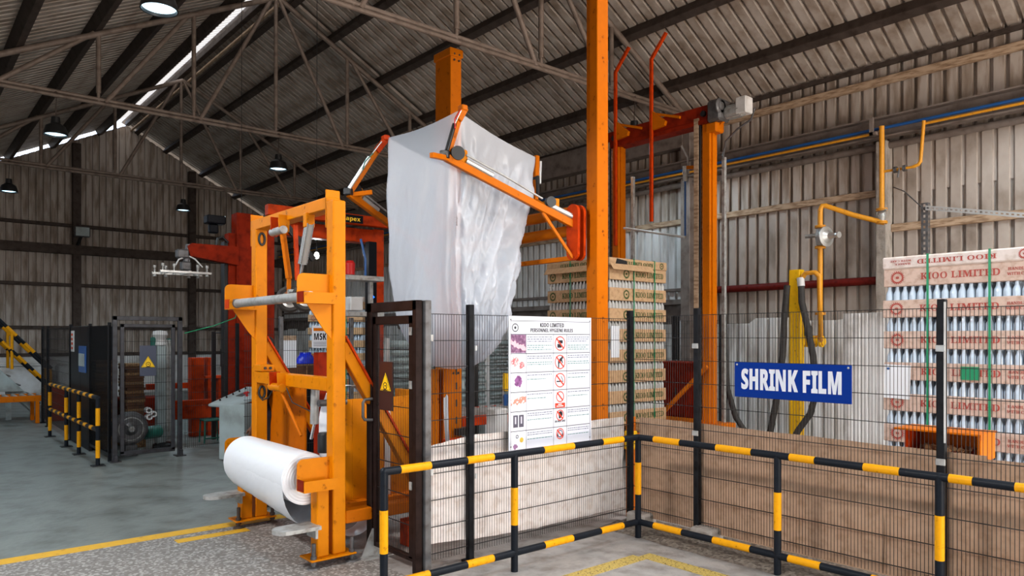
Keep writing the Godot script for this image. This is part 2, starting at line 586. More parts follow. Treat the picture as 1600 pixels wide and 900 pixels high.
func girt(x0: Vector3, x1: Vector3, w: float, h: float, m: String, n: int) -> void:
	var b := MB.new()
	b.bar(x0, x1, w, h, 0.008)
	struct("trim_%d" % n, b, M[m])

func build_walls() -> void:
	var w := Node3D.new()
	w.name = "wall_right"
	w.set_meta("kind", "structure")
	add_child(w)
	var b := MB.new()
	b.span(WALL_X + 0.04, WALL_X + 0.15, 0, EAVE + 0.1, GABLE, FRONT)
	part("outer_skin", b, M.beam_gray, w)
	b = MB.new()
	ribs(b, GABLE, FRONT, 0.185, 0.055, func(u, d, e): return Vector3(WALL_X + 0.02 - d, 3.8 if e == 0 else EAVE + 0.05, u))
	part("upper_sheeting", b, M.sheet_grimy, w)
	b = MB.new()
	ribs(b, -7.7, -4.55, 0.185, 0.055, func(u, d, e): return Vector3(WALL_X + 0.015 - d, 2.0 if e == 0 else 3.85, u))
	ribs(b, -4.45, FRONT, 0.185, 0.055, func(u, d, e): return Vector3(WALL_X - 0.005 - d, 1.9 if e == 0 else 4.55, u))
	part("middle_sheeting", b, M.sheet_clean, w)
	b = MB.new()
	ribs(b, GABLE, -7.75, 0.185, 0.055, func(u, d, e): return Vector3(WALL_X - 0.005 - d, 2.45 if e == 0 else 3.85, u))
	part("pale_sheeting", b, M.sheet_white, w)
	b = MB.new()
	ribs(b, GABLE, FRONT, 0.185, 0.055, func(u, d, e): return Vector3(WALL_X - 0.05 - d, 0.0 if e == 0 else 2.04 + 0.05 * sin(floorf(u / 0.74) * 2.7), u))
	part("lower_sheeting", b, M.sheet_white, w)
	# girts, beam and column along the right wall
	girt(Vector3(10.9, 5.45, GABLE), Vector3(10.9, 5.45, FRONT), 0.08, 0.11, "timber", 2)
	girt(Vector3(10.93, 3.85, GABLE), Vector3(10.93, 3.85, -4.57), 0.07, 0.10, "timber", 3)
	girt(Vector3(10.93, 3.32, -4.42), Vector3(10.93, 3.32, FRONT), 0.07, 0.11, "timber", 4)
	b = MB.new() # channel beam: web and two flanges
	b.span(10.78, 10.80, 4.58, 4.88, GABLE, FRONT)
	b.span(10.66, 10.80, 4.86, 4.88, GABLE, FRONT)
	b.span(10.66, 10.80, 4.58, 4.60, GABLE, FRONT)
	struct("trim_5", b, M.beam_gray)
	b = MB.new()
	b.tube([Vector3(10.86, 4.5, GABLE), Vector3(10.86, 4.5, FRONT)], 0.05, 10)
	struct("trim_6", b, M.beam_gray)
	b = MB.new()
	b.span(10.72, 10.93, 5.15, 5.62, GABLE, -7.9)
	struct("trim_7", b, M.beam_gray)
	b = MB.new()
	b.span(10.75, 10.98, 0, 4.56, -4.57, -4.42, 0.012)
	struct("trim_8", b, M.column_concrete)
	b = MB.new()
	b.span(10.74, 10.98, 0, 5.7, -7.95, -7.75, 0.01)
	struct("trim_9", b, M.beam_gray)
	b = MB.new()
	b.tube([Vector3(10.88, 2.58, -7.7), Vector3(10.88, 2.58, -4.57)], 0.06, 12)
	struct("trim_10", b, M.red_pipe)
	# lean-to shelf rails left of the column
	b = MB.new()
	b.bar(Vector3(10.9, 2.40, GABLE), Vector3(10.9, 2.40, -8.0), 0.08, 0.10, 0.01)
	b.bar(Vector3(10.9, 2.62, GABLE), Vector3(10.9, 2.62, -8.0), 0.05, 0.06, 0.01)
	struct("trim_11", b, M.beam_gray)

	# gable wall at the far end
	w = Node3D.new()
	w.name = "wall_back"
	w.set_meta("kind", "structure")
	add_child(w)
	b = MB.new()
	ribs(b, -13.0, WALL_X, 0.185, 0.055, func(u, d, e): return Vector3(u, 1.22 if e == 0 else (roof_y(u) - 0.16 if u > -0.2 else 5.6), GABLE + d))
	part("sheeting", b, M.sheet_grimy, w)
	b = MB.new()
	b.prism(PackedVector2Array([Vector2(-13, 0), Vector2(11.1, 0), Vector2(11.1, 5.6), Vector2(5.75, 8.47), Vector2(-0.2, 5.5), Vector2(-13, 5.5)]), 0.1, Transform3D(Basis(), Vector3(0, 0, GABLE - 0.12)))
	part("outer_skin", b, M.steel_dark, w)
	b = MB.new()
	b.span(-13, 11, 0, 1.24, GABLE, GABLE + 0.1)
	part("plinth", b, M.white_paint, w)
	var n := 12
	for y in [1.25, 2.06, 3.35, 5.15]:
		b = MB.new()
		b.bar(Vector3(-12, y, GABLE + 0.10), Vector3(10.9, y, GABLE + 0.10), 0.10, 0.10, 0.01)
		struct("trim_%d" % n, b, M.steel_dark)
		n += 1
	b = MB.new()
	b.span(-12, 10.9, 4.28, 4.55, GABLE + 0.08, GABLE + 0.3)
	struct("trim_16", b, M.steel_dark)
	for x in [1.1, 4.35, 7.7]:
		b = MB.new()
		b.span(x - 0.11, x + 0.11, 0, roof_y(x) - 0.3, GABLE + 0.06, GABLE + 0.26, 0.01)
		struct("trim_%d" % n, b, M.steel_dark)
		n += 1
	# front wall with the open doorway, left wall with a wide opening: both behind or beside the camera
	b = MB.new()
	b.span(-13, 0.4, 0, 9, FRONT, FRONT + 0.15)
	b.span(8.8, 11.2, 0, 9, FRONT, FRONT + 0.15)
	b.span(0.4, 8.8, 5.2, 9, FRONT, FRONT + 0.15)
	struct("wall_front", b, M.sheet_clean)
	b = MB.new()
	b.span(-12.65, -12.5, 4.6, 6.0, GABLE, FRONT)
	b.span(-12.65, -12.5, 0, 4.6, GABLE, -9.5)
	b.span(-12.65, -12.5, 0, 4.6, -0.5, FRONT)
	struct("wall_left", b, M.sheet_clean)

func build_roof() -> void:
	var r := Node3D.new()
	r.name = "ceiling"
	r.set_meta("kind", "structure")
	add_child(r)
	var d := 0.03
	# right slope, two runs so the far sheets can be older than the near ones
	var b := MB.new()
	for q in [[-13.7, -1.1, WALL_X + 0.3, RIDGE.x], [5.9, FRONT, WALL_X + 0.3, RIDGE.x], [-1.1, 5.9, 6.7, RIDGE.x], [-1.1, 5.9, WALL_X + 0.3, 9.1]]:
		ribs(b, q[0], q[1], 0.19, 0.06, func(u, h, e): return Vector3(q[2 + e], roof_y(q[2 + e]) - h + d, u))
	part("right_sheeting", b, M.sheet_roof, r)
	b = MB.new()
	ribs(b, GABLE - 0.2, -13.7, 0.19, 0.06, func(u, h, e): return Vector3(WALL_X + 0.3 if e == 0 else RIDGE.x, (roof_y(WALL_X + 0.3) if e == 0 else RIDGE.y) - h + d, u))
	part("right_sheeting", b, M.sheet_roof, r)
	b = MB.new()
	for q in [[GABLE - 0.2, FRONT, 5.38, -0.25]]:
		ribs(b, q[0], q[1], 0.19, 0.06, func(u, h, e): return Vector3(q[2 + e], roof_y(q[2 + e]) - h + d, u))
	part("left_sheeting", b, M.sheet_roof, r)
	# outer skins that keep the sky out
	b = MB.new()
	for q in [[-9.5, 33.4, 5.40, -0.3], [-13.65, 25.1, RIDGE.x, WALL_X + 0.4], [6.6, 1.4, RIDGE.x, WALL_X + 0.4], [2.4, 7.0, RIDGE.x, 6.7], [2.4, 7.0, 9.1, WALL_X + 0.4]]:
		b.bar(Vector3(q[2], roof_y(q[2]) + 0.10, q[0]), Vector3(q[3], roof_y(q[3]) + 0.10, q[0]), q[1], 0.06)
	# the next bay to the left
	for q in [[-0.3, -2.5, -9.5, 33.4], [-3.8, -6.4, -9.5, 33.4], [-2.5, -3.8, -15.9, 20.6], [-2.5, -3.8, 1.85, 10.7]]:
		b.bar(Vector3(q[0], 5.73 - (q[0] + 0.3) * 0.4377, q[2]), Vector3(q[1], 5.73 - (q[1] + 0.3) * 0.4377, q[2]), q[3], 0.06)
	b.bar(Vector3(-6.4, 8.4, -9.5), Vector3(-12.6, 5.7, -9.5), 33.4, 0.06)
	part("outer_skin", b, M.sheet_roof, r)
	# translucent ridge strip
	b = MB.new()
	ribs(b, GABLE + 0.1, FRONT, 0.19, 0.03, func(u, h, e): return Vector3(5.38 if e == 0 else 5.72, (roof_y(5.38) if e == 0 else roof_y(5.72)) - h + 0.1, u))
	struct("window_1", b, M.skylight)
	b = MB.new() # translucent sheets in the right slope, above and behind the camera
	ribs(b, -1.1, 5.9, 0.19, 0.03, func(u, h, e): return Vector3(6.7 if e == 0 else 9.1, (roof_y(6.7) if e == 0 else roof_y(9.1)) - h + d, u))
	struct("window_2", b, M.skylight)
	b = MB.new() # translucent sheet in the roof of the next bay, out of view
	ribs(b, -5.6, -3.5, 0.19, 0.03, func(u, h, e): return Vector3(-2.5 if e == 0 else -3.8, (6.69 if e == 0 else 7.26) - h, u))
	struct("window_3", b, M.skylight)
	b = MB.new() # ridge beam
	b.span(5.72, 5.84, RIDGE.y - 0.16, RIDGE.y - 0.02, GABLE, FRONT, 0.01)
	struct("trim_20", b, M.steel_dark)
	b = MB.new()
	b.tube([Vector3(5.88, RIDGE.y - 0.30, GABLE), Vector3(5.88, RIDGE.y - 0.30, FRONT)], 0.035, 8)
	struct("trim_21", b, M.timber)
	b = MB.new()
	b.bar(Vector3(10.93, 5.70, GABLE), Vector3(10.93, 5.70, FRONT), 0.06, 0.06)
	struct("trim_35", b, M.steel_dark)
	var k := 22
	for x in [6.05, 6.9, 8.02, 9.12, 10.2, 4.95, 3.7, 2.6, 1.5, 0.4]:
		b = MB.new()
		var sl := -0.547 if x > RIDGE.x else 0.50
		var ax := Vector3(1, sl, 0).normalized()
		var up := Vector3(-sl, 1, 0).normalized()
		b.box(Vector3(x, roof_y(x) - 0.13, (GABLE + FRONT) * 0.5), Vector3(0.07, 0.19, FRONT - GABLE), 0.01, Basis(ax, up, Vector3(0, 0, 1)))
		b.box(Vector3(x, roof_y(x) - 0.13, (GABLE + FRONT) * 0.5) + ax * 0.03 - up * 0.09, Vector3(0.12, 0.012, FRONT - GABLE), 0.0, Basis(ax, up, Vector3(0, 0, 1)))
		struct("trim_%d" % k, b, M.steel_dark)
		k += 1

func build_trusses() -> void:
	var proto: Node3D = null
	var zs := [-7.8, -13.7, -19.7]
	var says := ["nearest tubular steel roof truss, crossing above the film bag", "middle tubular steel roof truss, carrying two lamps on the left", "farthest tubular steel roof truss, in front of the gable wall"]
	var ch := 5.68
	var low := func(x: float) -> float: return roof_y(x) - 0.30
	for i in 3:
		if proto == null:
			proto = thing("roof_truss", says[0], "roof truss", Vector3(0, 0, 0), "tubular roof trusses")
			var b := MB.new()
			b.tube([Vector3(0.1, ch + 0.04, 0), Vector3(10.9, ch + 0.04, 0)], 0.032, 8)
			b.tube([Vector3(0.1, ch - 0.03, 0.02), Vector3(10.9, ch - 0.03, 0.02)], 0.032, 8)
			part("bottom_chord", b, M.steel_truss, proto)
			b = MB.new()
			b.tube([Vector3(RIDGE.x, low.call(5.76), 0), Vector3(11.0, low.call(11.0), 0)], 0.05, 8)
			part("top_chord", b, M.steel_truss, proto)
			b = MB.new()
			b.tube([Vector3(RIDGE.x, low.call(5.74), 0), Vector3(0.1, low.call(0.1), 0)], 0.05, 8)
			part("top_chord", b, M.steel_truss, proto)
			for s in [-1.0, 1.0]:
				for q in range(0 if s > 0 else 1, 4):
					var x: float = 5.7 + s * 1.52 * q
					if low.call(x) - ch < 0.25:
						continue
					b = MB.new()
					b.tube([Vector3(x, ch, 0), Vector3(x, ch + 0.16, 0)], 0.026, 8)
					b.tube([Vector3(x, ch + 0.14, 0), Vector3(x, low.call(x), 0)], 0.04, 8)
					part("web_post", b, M.steel_truss, proto)
					var xi: float = x - s * 1.52
					if q > 0:
						b = MB.new()
						b.tube([Vector3(x - s * 0.1, ch, 0), Vector3(xi + s * 0.06, low.call(xi), 0)], 0.04, 8)
						part("web_diagonal", b, M.steel_truss, proto)
			proto.position.z = zs[0]
		else:
			var c := proto.duplicate()
			add_child(c, true)
			c.position.z = zs[i]
			c.set_meta("label", says[i])

func build_lamps() -> void:
	var proto := thing("high_bay_lamp", "round high-bay lamp glowing at the very top left", "lamp", Vector3(2.05, 5.0, -7.8), "high-bay lamps hung from the trusses")
	var b := MB.new()
	b.lathe([Vector2(0.0, 0.30), Vector2(0.06, 0.30), Vector2(0.07, 0.2), Vector2(0.14, 0.15), Vector2(0.172, 0.05), Vector2(0.178, 0.01), Vector2(0.165, 0.01), Vector2(0.158, 0.04)], 28)
	put("housing", b.mesh(), M.black, proto)
	b = MB.new()
	b.lathe([Vector2(0.0, 0.022), Vector2(0.11, 0.026), Vector2(0.158, 0.04)], 28)
	put("diffuser", b.mesh(), M.lamp_glow, proto)
	b = MB.new()
	b.tube([Vector3(0, 0.30, 0), Vector3(0.01, 0.68, 0)], 0.008, 6)
	b.lathe([Vector2(0.03, 0.62), Vector2(0.035, 0.66), Vector2(0.03, 0.72)], 8)
	put("hanger", b.mesh(), M.steel_dark, proto)
	var l := SpotLight3D.new()
	l.name = "lamp_light"
	l.position = Vector3(0, -0.04, 0)
	l.rotation_degrees = Vector3(-90, 0, 0)
	l.spot_angle = 82.0
	l.spot_angle_attenuation = 0.4
	l.spot_range = 40.0
	l.spot_attenuation = 2.0
	l.light_energy = 3.4
	l.light_size = 0.2
	l.light_color = Color(0.83, 0.94, 1.0)
	l.shadow_enabled = true
	proto.add_child(l)
	var seen := {
		Vector2(2.05, -13.7): "high-bay lamp below the nearest one on the left, hung from the middle truss",
		Vector2(5.75, -13.7): "high-bay lamp on the middle truss, just left of the film bag",
		Vector2(9.30, -7.8): "high-bay lamp peeking out beside the orange lifting gantry on the right",
		Vector2(2.05, -19.7): "high-bay lamp at the far left edge of the hall",
		Vector2(5.75, -19.7): "small far high-bay lamp above the red tower",
	}
	var spots := seen.keys()
	var rows := {-1.65: "left bay", 2.05: "left row", 5.75: "middle row", 9.30: "right row"}
	for x in rows:
		for z in [4.0, -1.9]:
			spots.append(Vector2(x, z))
			seen[Vector2(x, z)] = "high-bay lamp out of view, %s, %s" % [rows[x], "behind the camera" if z > 0.0 else "above the near railing"]
	for z in [-7.8, -13.7]:
		spots.append(Vector2(-1.65, z))
		seen[Vector2(-1.65, z)] = "high-bay lamp out of view in the left bay, level with the %s truss" % ("nearest" if z > -10.0 else "middle")
	for s in spots:
		var c := proto.duplicate()
		add_child(c, true)
		c.position = Vector3(s.x, 5.0, s.y)
		c.set_meta("label", seen.get(s, "high-bay lamp hanging outside the picture, behind or beside the camera"))

# ---- film unwind stand -----------------------------------------------------------
func rounded(w: float, h: float, r: float) -> PackedVector2Array: # plate with its two upper corners rounded, origin at the lower left
	var p := PackedVector2Array([Vector2(0, 0), Vector2(w, 0), Vector2(w, h)])
	for i in 6:
		var a := PI / 2 + PI / 2 * i / 5.0
		p.append(Vector2(r + r * cos(a), h - r + r * sin(a)))
	return p

func plate_xy(poly: PackedVector2Array, at: Vector3, depth: float, b: MB) -> void:
	b.prism(poly, depth, Transform3D(Basis(), at))

func build_unwind_stand() -> void:
	var s := thing("film_unwind_stand", "tall orange steel film unwinding stand with two posts, arms and rubber wheels", "machine frame", Vector3(2.68, 0, -6.0))
	var b: MB
	for e in [0, 1]:
		var z: float = -5.2 if e == 0 else -6.76     # +Z face of the post
		var zb := z - 0.115
		b = MB.new()
		b.span(2.62, 2.73, 0.07, 2.825, zb, z, 0.008)
		part("post", b, M.yellow_orange, s)
		b = MB.new()
		b.span(2.488, 2.588, 0.07, 0.60, zb, z, 0.008)
		part("lower_post", b, M.yellow_orange, s)
		b = MB.new()
		b.span(2.42, 2.80, 0.055, 0.07, zb - 0.05, z + 0.05, 0.004)
		part("base_plate", b, M.yellow_orange, s)
		for x in [2.45, 2.77]:
			b = MB.new()
			b.tube([Vector3(x, 0.0, z + 0.02), Vector3(x, 0.19, z + 0.02)], 0.017, 8)
			b.lathe([Vector2(0, 0.0), Vector2(0.05, 0.0), Vector2(0.045, 0.012), Vector2(0.014, 0.02)], 12, Transform3D(Basis(), Vector3(x, 0, z + 0.02)))
			for y in [0.035, 0.075]:
				b.lathe([Vector2(0.014, y), Vector2(0.026, y), Vector2(0.026, y + 0.02), Vector2(0.014, y + 0.02)], 6, Transform3D(Basis(), Vector3(x, 0, z + 0.02)))
			part("leveling_bolt", b, M.galv_dark if e == 0 else M.steel_dark, s)
		# head plate behind the top of the post
		b = MB.new()
		b.span(2.62, 2.74, 2.62, 2.92, zb - 0.02, zb - 0.005, 0.003)
		part("head_plate", b, M.yellow_orange, s)
		# upper and lower arms: lip, floor, back plate with a rounded corner, gusset
		for y in [2.01, 0.59]:
			var br := MB.new()
			plate_xy(rounded(0.27, 0.085, 0.006), Vector3(2.355, y, z + 0.055), 0.008, br)
			br.span(2.355, 2.62, y, y + 0.008, z - 0.06, z + 0.06)
			plate_xy(rounded(0.275, 0.235, 0.05), Vector3(2.355, y, z - 0.07), 0.008, br)
			part("bracket", br, M.yellow_orange, s)
			var en := MB.new()
			en.span(2.352, 2.360, y + 0.008, y + 0.09, z - 0.055, z + 0.05)
			part("end_stop", en, M.red_dark if e == 0 else M.orange_red, s)
			if y > 1.0:
				en = MB.new()
				plate_xy(PackedVector2Array([Vector2(0.06, 0), Vector2(0.27, 0), Vector2(0.27, -0.28), Vector2(0.2, -0.2)]), Vector3(2.355, y, z - 0.03), 0.01, en)
				part("gusset", en, M.yellow_orange, s)
		# diagonal brace down to the base beam
		b = MB.new()
		b.bar(Vector3(2.72, 1.70, z - 0.06), Vector3(3.52, 0.38, z - 0.06), 0.08, 0.10, 0.006)
		part("brace", b, M.yellow_orange, s)
		b = MB.new()
		b.bar(Vector3(2.73, 1.765, z - 0.012), Vector3(3.56, 0.40, z - 0.012), 0.03, 0.018, 0.003)
		part("brace_flange", b, M.orange_red, s)
		# base beam running back from the post
		b = MB.new()
		b.span(2.73, 3.74, 0.29, 0.39, zb, z, 0.008)
		part("base_beam", b, M.orange, s)
		b = MB.new()
		b.span(3.3, 3.7, 0.0, 0.22, zb - 0.02, z + 0.01, 0.008)
		part("rear_foot", b, M.orange_red, s)
		# step pad with rounded nose
		b = MB.new()
		var poly := PackedVector2Array()
		for i in 9:
			var a := PI / 2 + PI * i / 8.0
			poly.append(Vector2(2.26 + 0.1 * cos(a), 0.1 * sin(a)))
		poly.append(Vector2(2.5, -0.1)); poly.append(Vector2(2.5, 0.1))
		b.prism(poly, 0.028, Transform3D(Basis(Vector3.RIGHT, Vector3(0, 0, -1), Vector3.UP), Vector3(0, 0.295, z - 0.05)))
		b.span(2.47, 2.49, 0.22, 0.32, z - 0.14, z + 0.012)
		part("step_pad", b, M.galv, s)
		# dark grommet ring where cables leave the post
	for y in [2.68, 1.24]:
		b = MB.new()
		var ring := []
		for i in 17:
			var a := TAU * i / 16.0
			ring.append(Vector3(2.675 + 0.028 * cos(a), y + 0.055 * sin(a), -6.752))
		b.tube(ring, 0.011, 6, false)
		part("cable_grommet", b, M.black, s)
	b = MB.new()
	b.span(2.62, 2.74, 2.765, 2.862, -6.90, -5.31, 0.006)
	part("top_beam", b, M.yellow_orange, s)
	b = MB.new()
	b.span(2.62, 2.73, 1.33, 1.436, -6.77, -5.31, 0.006)
	part("cross_beam", b, M.yellow_orange, s)
	b = MB.new()
	b.span(2.61, 2.74, 1.44, 1.50, -6.78, -6.62, 0.004)
	part("joint_plate", b, M.yellow_orange, s)
	for x in [2.65, 2.70]:
		b = MB.new()
		b.tube([Vector3(x, 1.47, -6.62), Vector3(x, 1.47, -6.605)], 0.014, 6)
		part("bolt", b, M.steel_dark, s)
	# two sets of pivot lugs with a cross pin, under the top beam and on the cross beam
	for q in [[2.72, -6.12, 0.0], [1.36, -6.15, -0.03]]:
		for dz in [-0.12, 0.05]:
			b = MB.new()
			plate_xy(PackedVector2Array([Vector2(-0.05, 0.09), Vector2(0.05, 0.09), Vector2(0.045, -0.05), Vector2(0.0, -0.085), Vector2(-0.045, -0.05)]), Vector3(2.595, q[0], q[1] + dz), 0.012, b)
			part("lug", b, M.orange_red if dz < 0 else M.yellow_orange, s)
		b = MB.new()
		b.tube([Vector3(2.58, q[0] - 0.04, q[1] - 0.16), Vector3(2.58, q[0] - 0.04, q[1] + 0.09)], 0.034, 14)
		part("pivot_pin", b, M.galv if q[0] > 2 else M.yellow_orange, s)
	# upper pressing arm with two rubber wheels and its air cylinder
	b = MB.new()
	b.bar(Vector3(2.60, 2.66, -6.10), Vector3(2.63, 2.26, -6.04), 0.05, 0.035, 0.004)
	b.bar(Vector3(2.63, 2.27, -6.04), Vector3(2.64, 2.05, -6.08), 0.035, 0.035, 0.004)
	part("pressing_arm", b, M.orange, s)
	b = MB.new()
	b.bar(Vector3(2.66, 2.72, -5.98), Vector3(2.66, 2.24, -5.94), 0.035, 0.03, 0.004)
	part("pressing_arm", b, M.orange_red, s)
	var cyl := MB.new()
	cyl.tube([Vector3(2.64, 2.69, -5.66), Vector3(2.635, 2.37, -5.78)], 0.034, 14)
	part("air_cylinder", cyl, M.alu, s)
	for k in 4:
		b = MB.new()
		var o := Vector3(0.036 * cos(k * PI / 2 + 0.8), 0, 0.036 * sin(k * PI / 2 + 0.8))
		b.tube([Vector3(2.64, 2.69, -5.66) + o, Vector3(2.635, 2.37, -5.78) + o], 0.006, 6)
		part("tie_rod", b, M.chrome, s)
	b = MB.new()
	b.tube([Vector3(2.635, 2.37, -5.78), Vector3(2.63, 2.17, -5.86)], 0.013, 10)
	part("piston_rod", b, M.chrome, s)
	b = MB.new()
	b.span(2.60, 2.68, 2.66, 2.78, -5.70, -5.64, 0.006)
	part("cylinder_clevis", b, M.yellow_orange, s)
	b = MB.new()
	b.bar(Vector3(2.64, 2.17, -5.86), Vector3(2.65, 2.05, -5.76), 0.03, 0.03)
	b.tube([Vector3(2.56, 2.14, -5.9), Vector3(2.72, 2.14, -5.9)], 0.022, 10)
	part("wheel_fork", b, M.galv, s)
	for z in [-6.08, -5.76]:
		var w := MB.new()
		var xf := Transform3D(Basis(Vector3.RIGHT, PI / 2) * Basis(Vector3(0, 0, 1), 0.25), Vector3(2.65, 2.085, z))
		w.lathe([Vector2(0.072, -0.028), Vector2(0.098, -0.032), Vector2(0.112, -0.02), Vector2(0.116, 0.0), Vector2(0.112, 0.02), Vector2(0.098, 0.032), Vector2(0.072, 0.028)], 28, xf)
		var wh := part("wheel", w, M.rubber, s)
		w = MB.new()
		w.lathe([Vector2(0, -0.018), Vector2(0.03, -0.026), Vector2(0.045, -0.012), Vector2(0.074, -0.028), Vector2(0.076, 0.028), Vector2(0.045, 0.012), Vector2(0.03, 0.03), Vector2(0, 0.03)], 24, xf)
		part("rim", w, M.alu, wh)
	# lower lever, cylinder and brake block
	b = MB.new()
	b.tube([Vector3(2.60, 1.27, -6.12), Vector3(2.66, 0.92, -5.86)], 0.014, 8)
	part("lower_lever", b, M.orange, s)
	b = MB.new()
	b.tube([Vector3(2.72, 1.32, -5.72), Vector3(2.72, 1.03, -5.74)], 0.036, 14)
	part("air_cylinder", b, M.galv, s)
	b = MB.new()
	b.tube([Vector3(2.72, 1.03, -5.74), Vector3(2.70, 0.90, -5.76)], 0.013, 8)
	part("piston_rod", b, M.chrome, s)
	b = MB.new()
	b.lathe([Vector2(0, 0.80), Vector2(0.062, 0.80), Vector2(0.062, 0.95), Vector2(0.05, 0.965), Vector2(0, 0.965)], 18, Transform3D(Basis(), Vector3(2.76, 0, -5.62)))
	part("brake_motor", b, M.black, s)
	b = MB.new()
	b.tube([Vector3(2.70, 1.21, -5.62), Vector3(2.95, 1.21, -5.62)], 0.028, 12)
	part("guide_roller", b, M.galv_dark, s)
	# thin cables on the cross beam
	b = MB.new()
	b.tube([Vector3(2.62, 1.24, -6.70), Vector3(2.60, 1.18, -6.55), Vector3(2.59, 1.22, -6.38), Vector3(2.60, 1.32, -6.28)], 0.006, 6)
	part("cable", b, M.black, s)
	b = MB.new()
	b.tube([Vector3(2.61, 1.32, -6.05), Vector3(2.62, 1.2, -5.95), Vector3(2.70, 1.14, -5.82), Vector3(2.72, 1.12, -5.76)], 0.005, 6)
	part("cable", b, M.black, s)
	# sheet-metal side panels behind the posts
	b = MB.new()
	b.span(2.99, 3.01, 0.22, 1.28, -7.42, -6.93, 0.004)
	part("side_panel", b, M.orange, s)
	b = MB.new()
	b.span(2.985, 3.005, 0.22, 1.30, -6.91, -6.50, 0.004)
	part("side_panel", b, M.orange, s)
	b = MB.new()
	b.span(2.92, 3.02, 0.24, 1.62, -6.18, -6.08, 0.006)
	part("inner_post", b, M.red_dark, s)
	# front guard, bent at its left edge
	b = MB.new()
	var rows := []
	for y in [0.34, 1.225]:
		var row := PackedVector3Array()
		for i in 9:
			var a := PI / 2 * i / 8.0
			row.push_back(Vector3(3.03 - 0.06 * sin(a), y, -5.66 + 0.06 * cos(a) - 0.06))
		row.push_back(Vector3(2.97, y, -6.0))
		rows.append(row)
	b.grid(rows)
	b.span(3.03, 3.66, 0.34, 1.225, -5.67, -5.655, 0.003)
	b.span(3.66, 3.70, 0.34, 1.27, -6.0, -5.655, 0.003)
	part("front_guard", b, M.yellow_orange, s)
	b = MB.new()
	b.span(2.90, 3.72, 0.29, 0.36, -5.78, -5.60, 0.012)
	part("guard_rail", b, M.orange, s)
	b = MB.new()
	b.span(3.34, 3.40, 0.36, 1.2, -5.652, -5.64, 0.003)
	part("guard_strip", b, M.white_paint, s)

	# spare shaft lying in the upper brackets
	b = MB.new()
	b.tube([Vector3(2.42, 2.065, -5.17), Vector3(2.42, 2.065, -6.80)], 0.038, 18)
	var sh := single("steel_shaft", b, M.galv, Vector3(2.42, 2.03, -6.0), "grey steel shaft lying across the two upper brackets of the orange stand", "shaft")
	b = MB.new()
	for z in [-5.28, -6.70]:
		b.lathe([Vector2(0.035, -0.02), Vector2(0.043, -0.02), Vector2(0.043, 0.02), Vector2(0.035, 0.02)], 18, Transform3D(Basis(Vector3.RIGHT, PI / 2), Vector3(2.42, 2.065, z)))
	part("collar", b, M.galv_dark, sh)

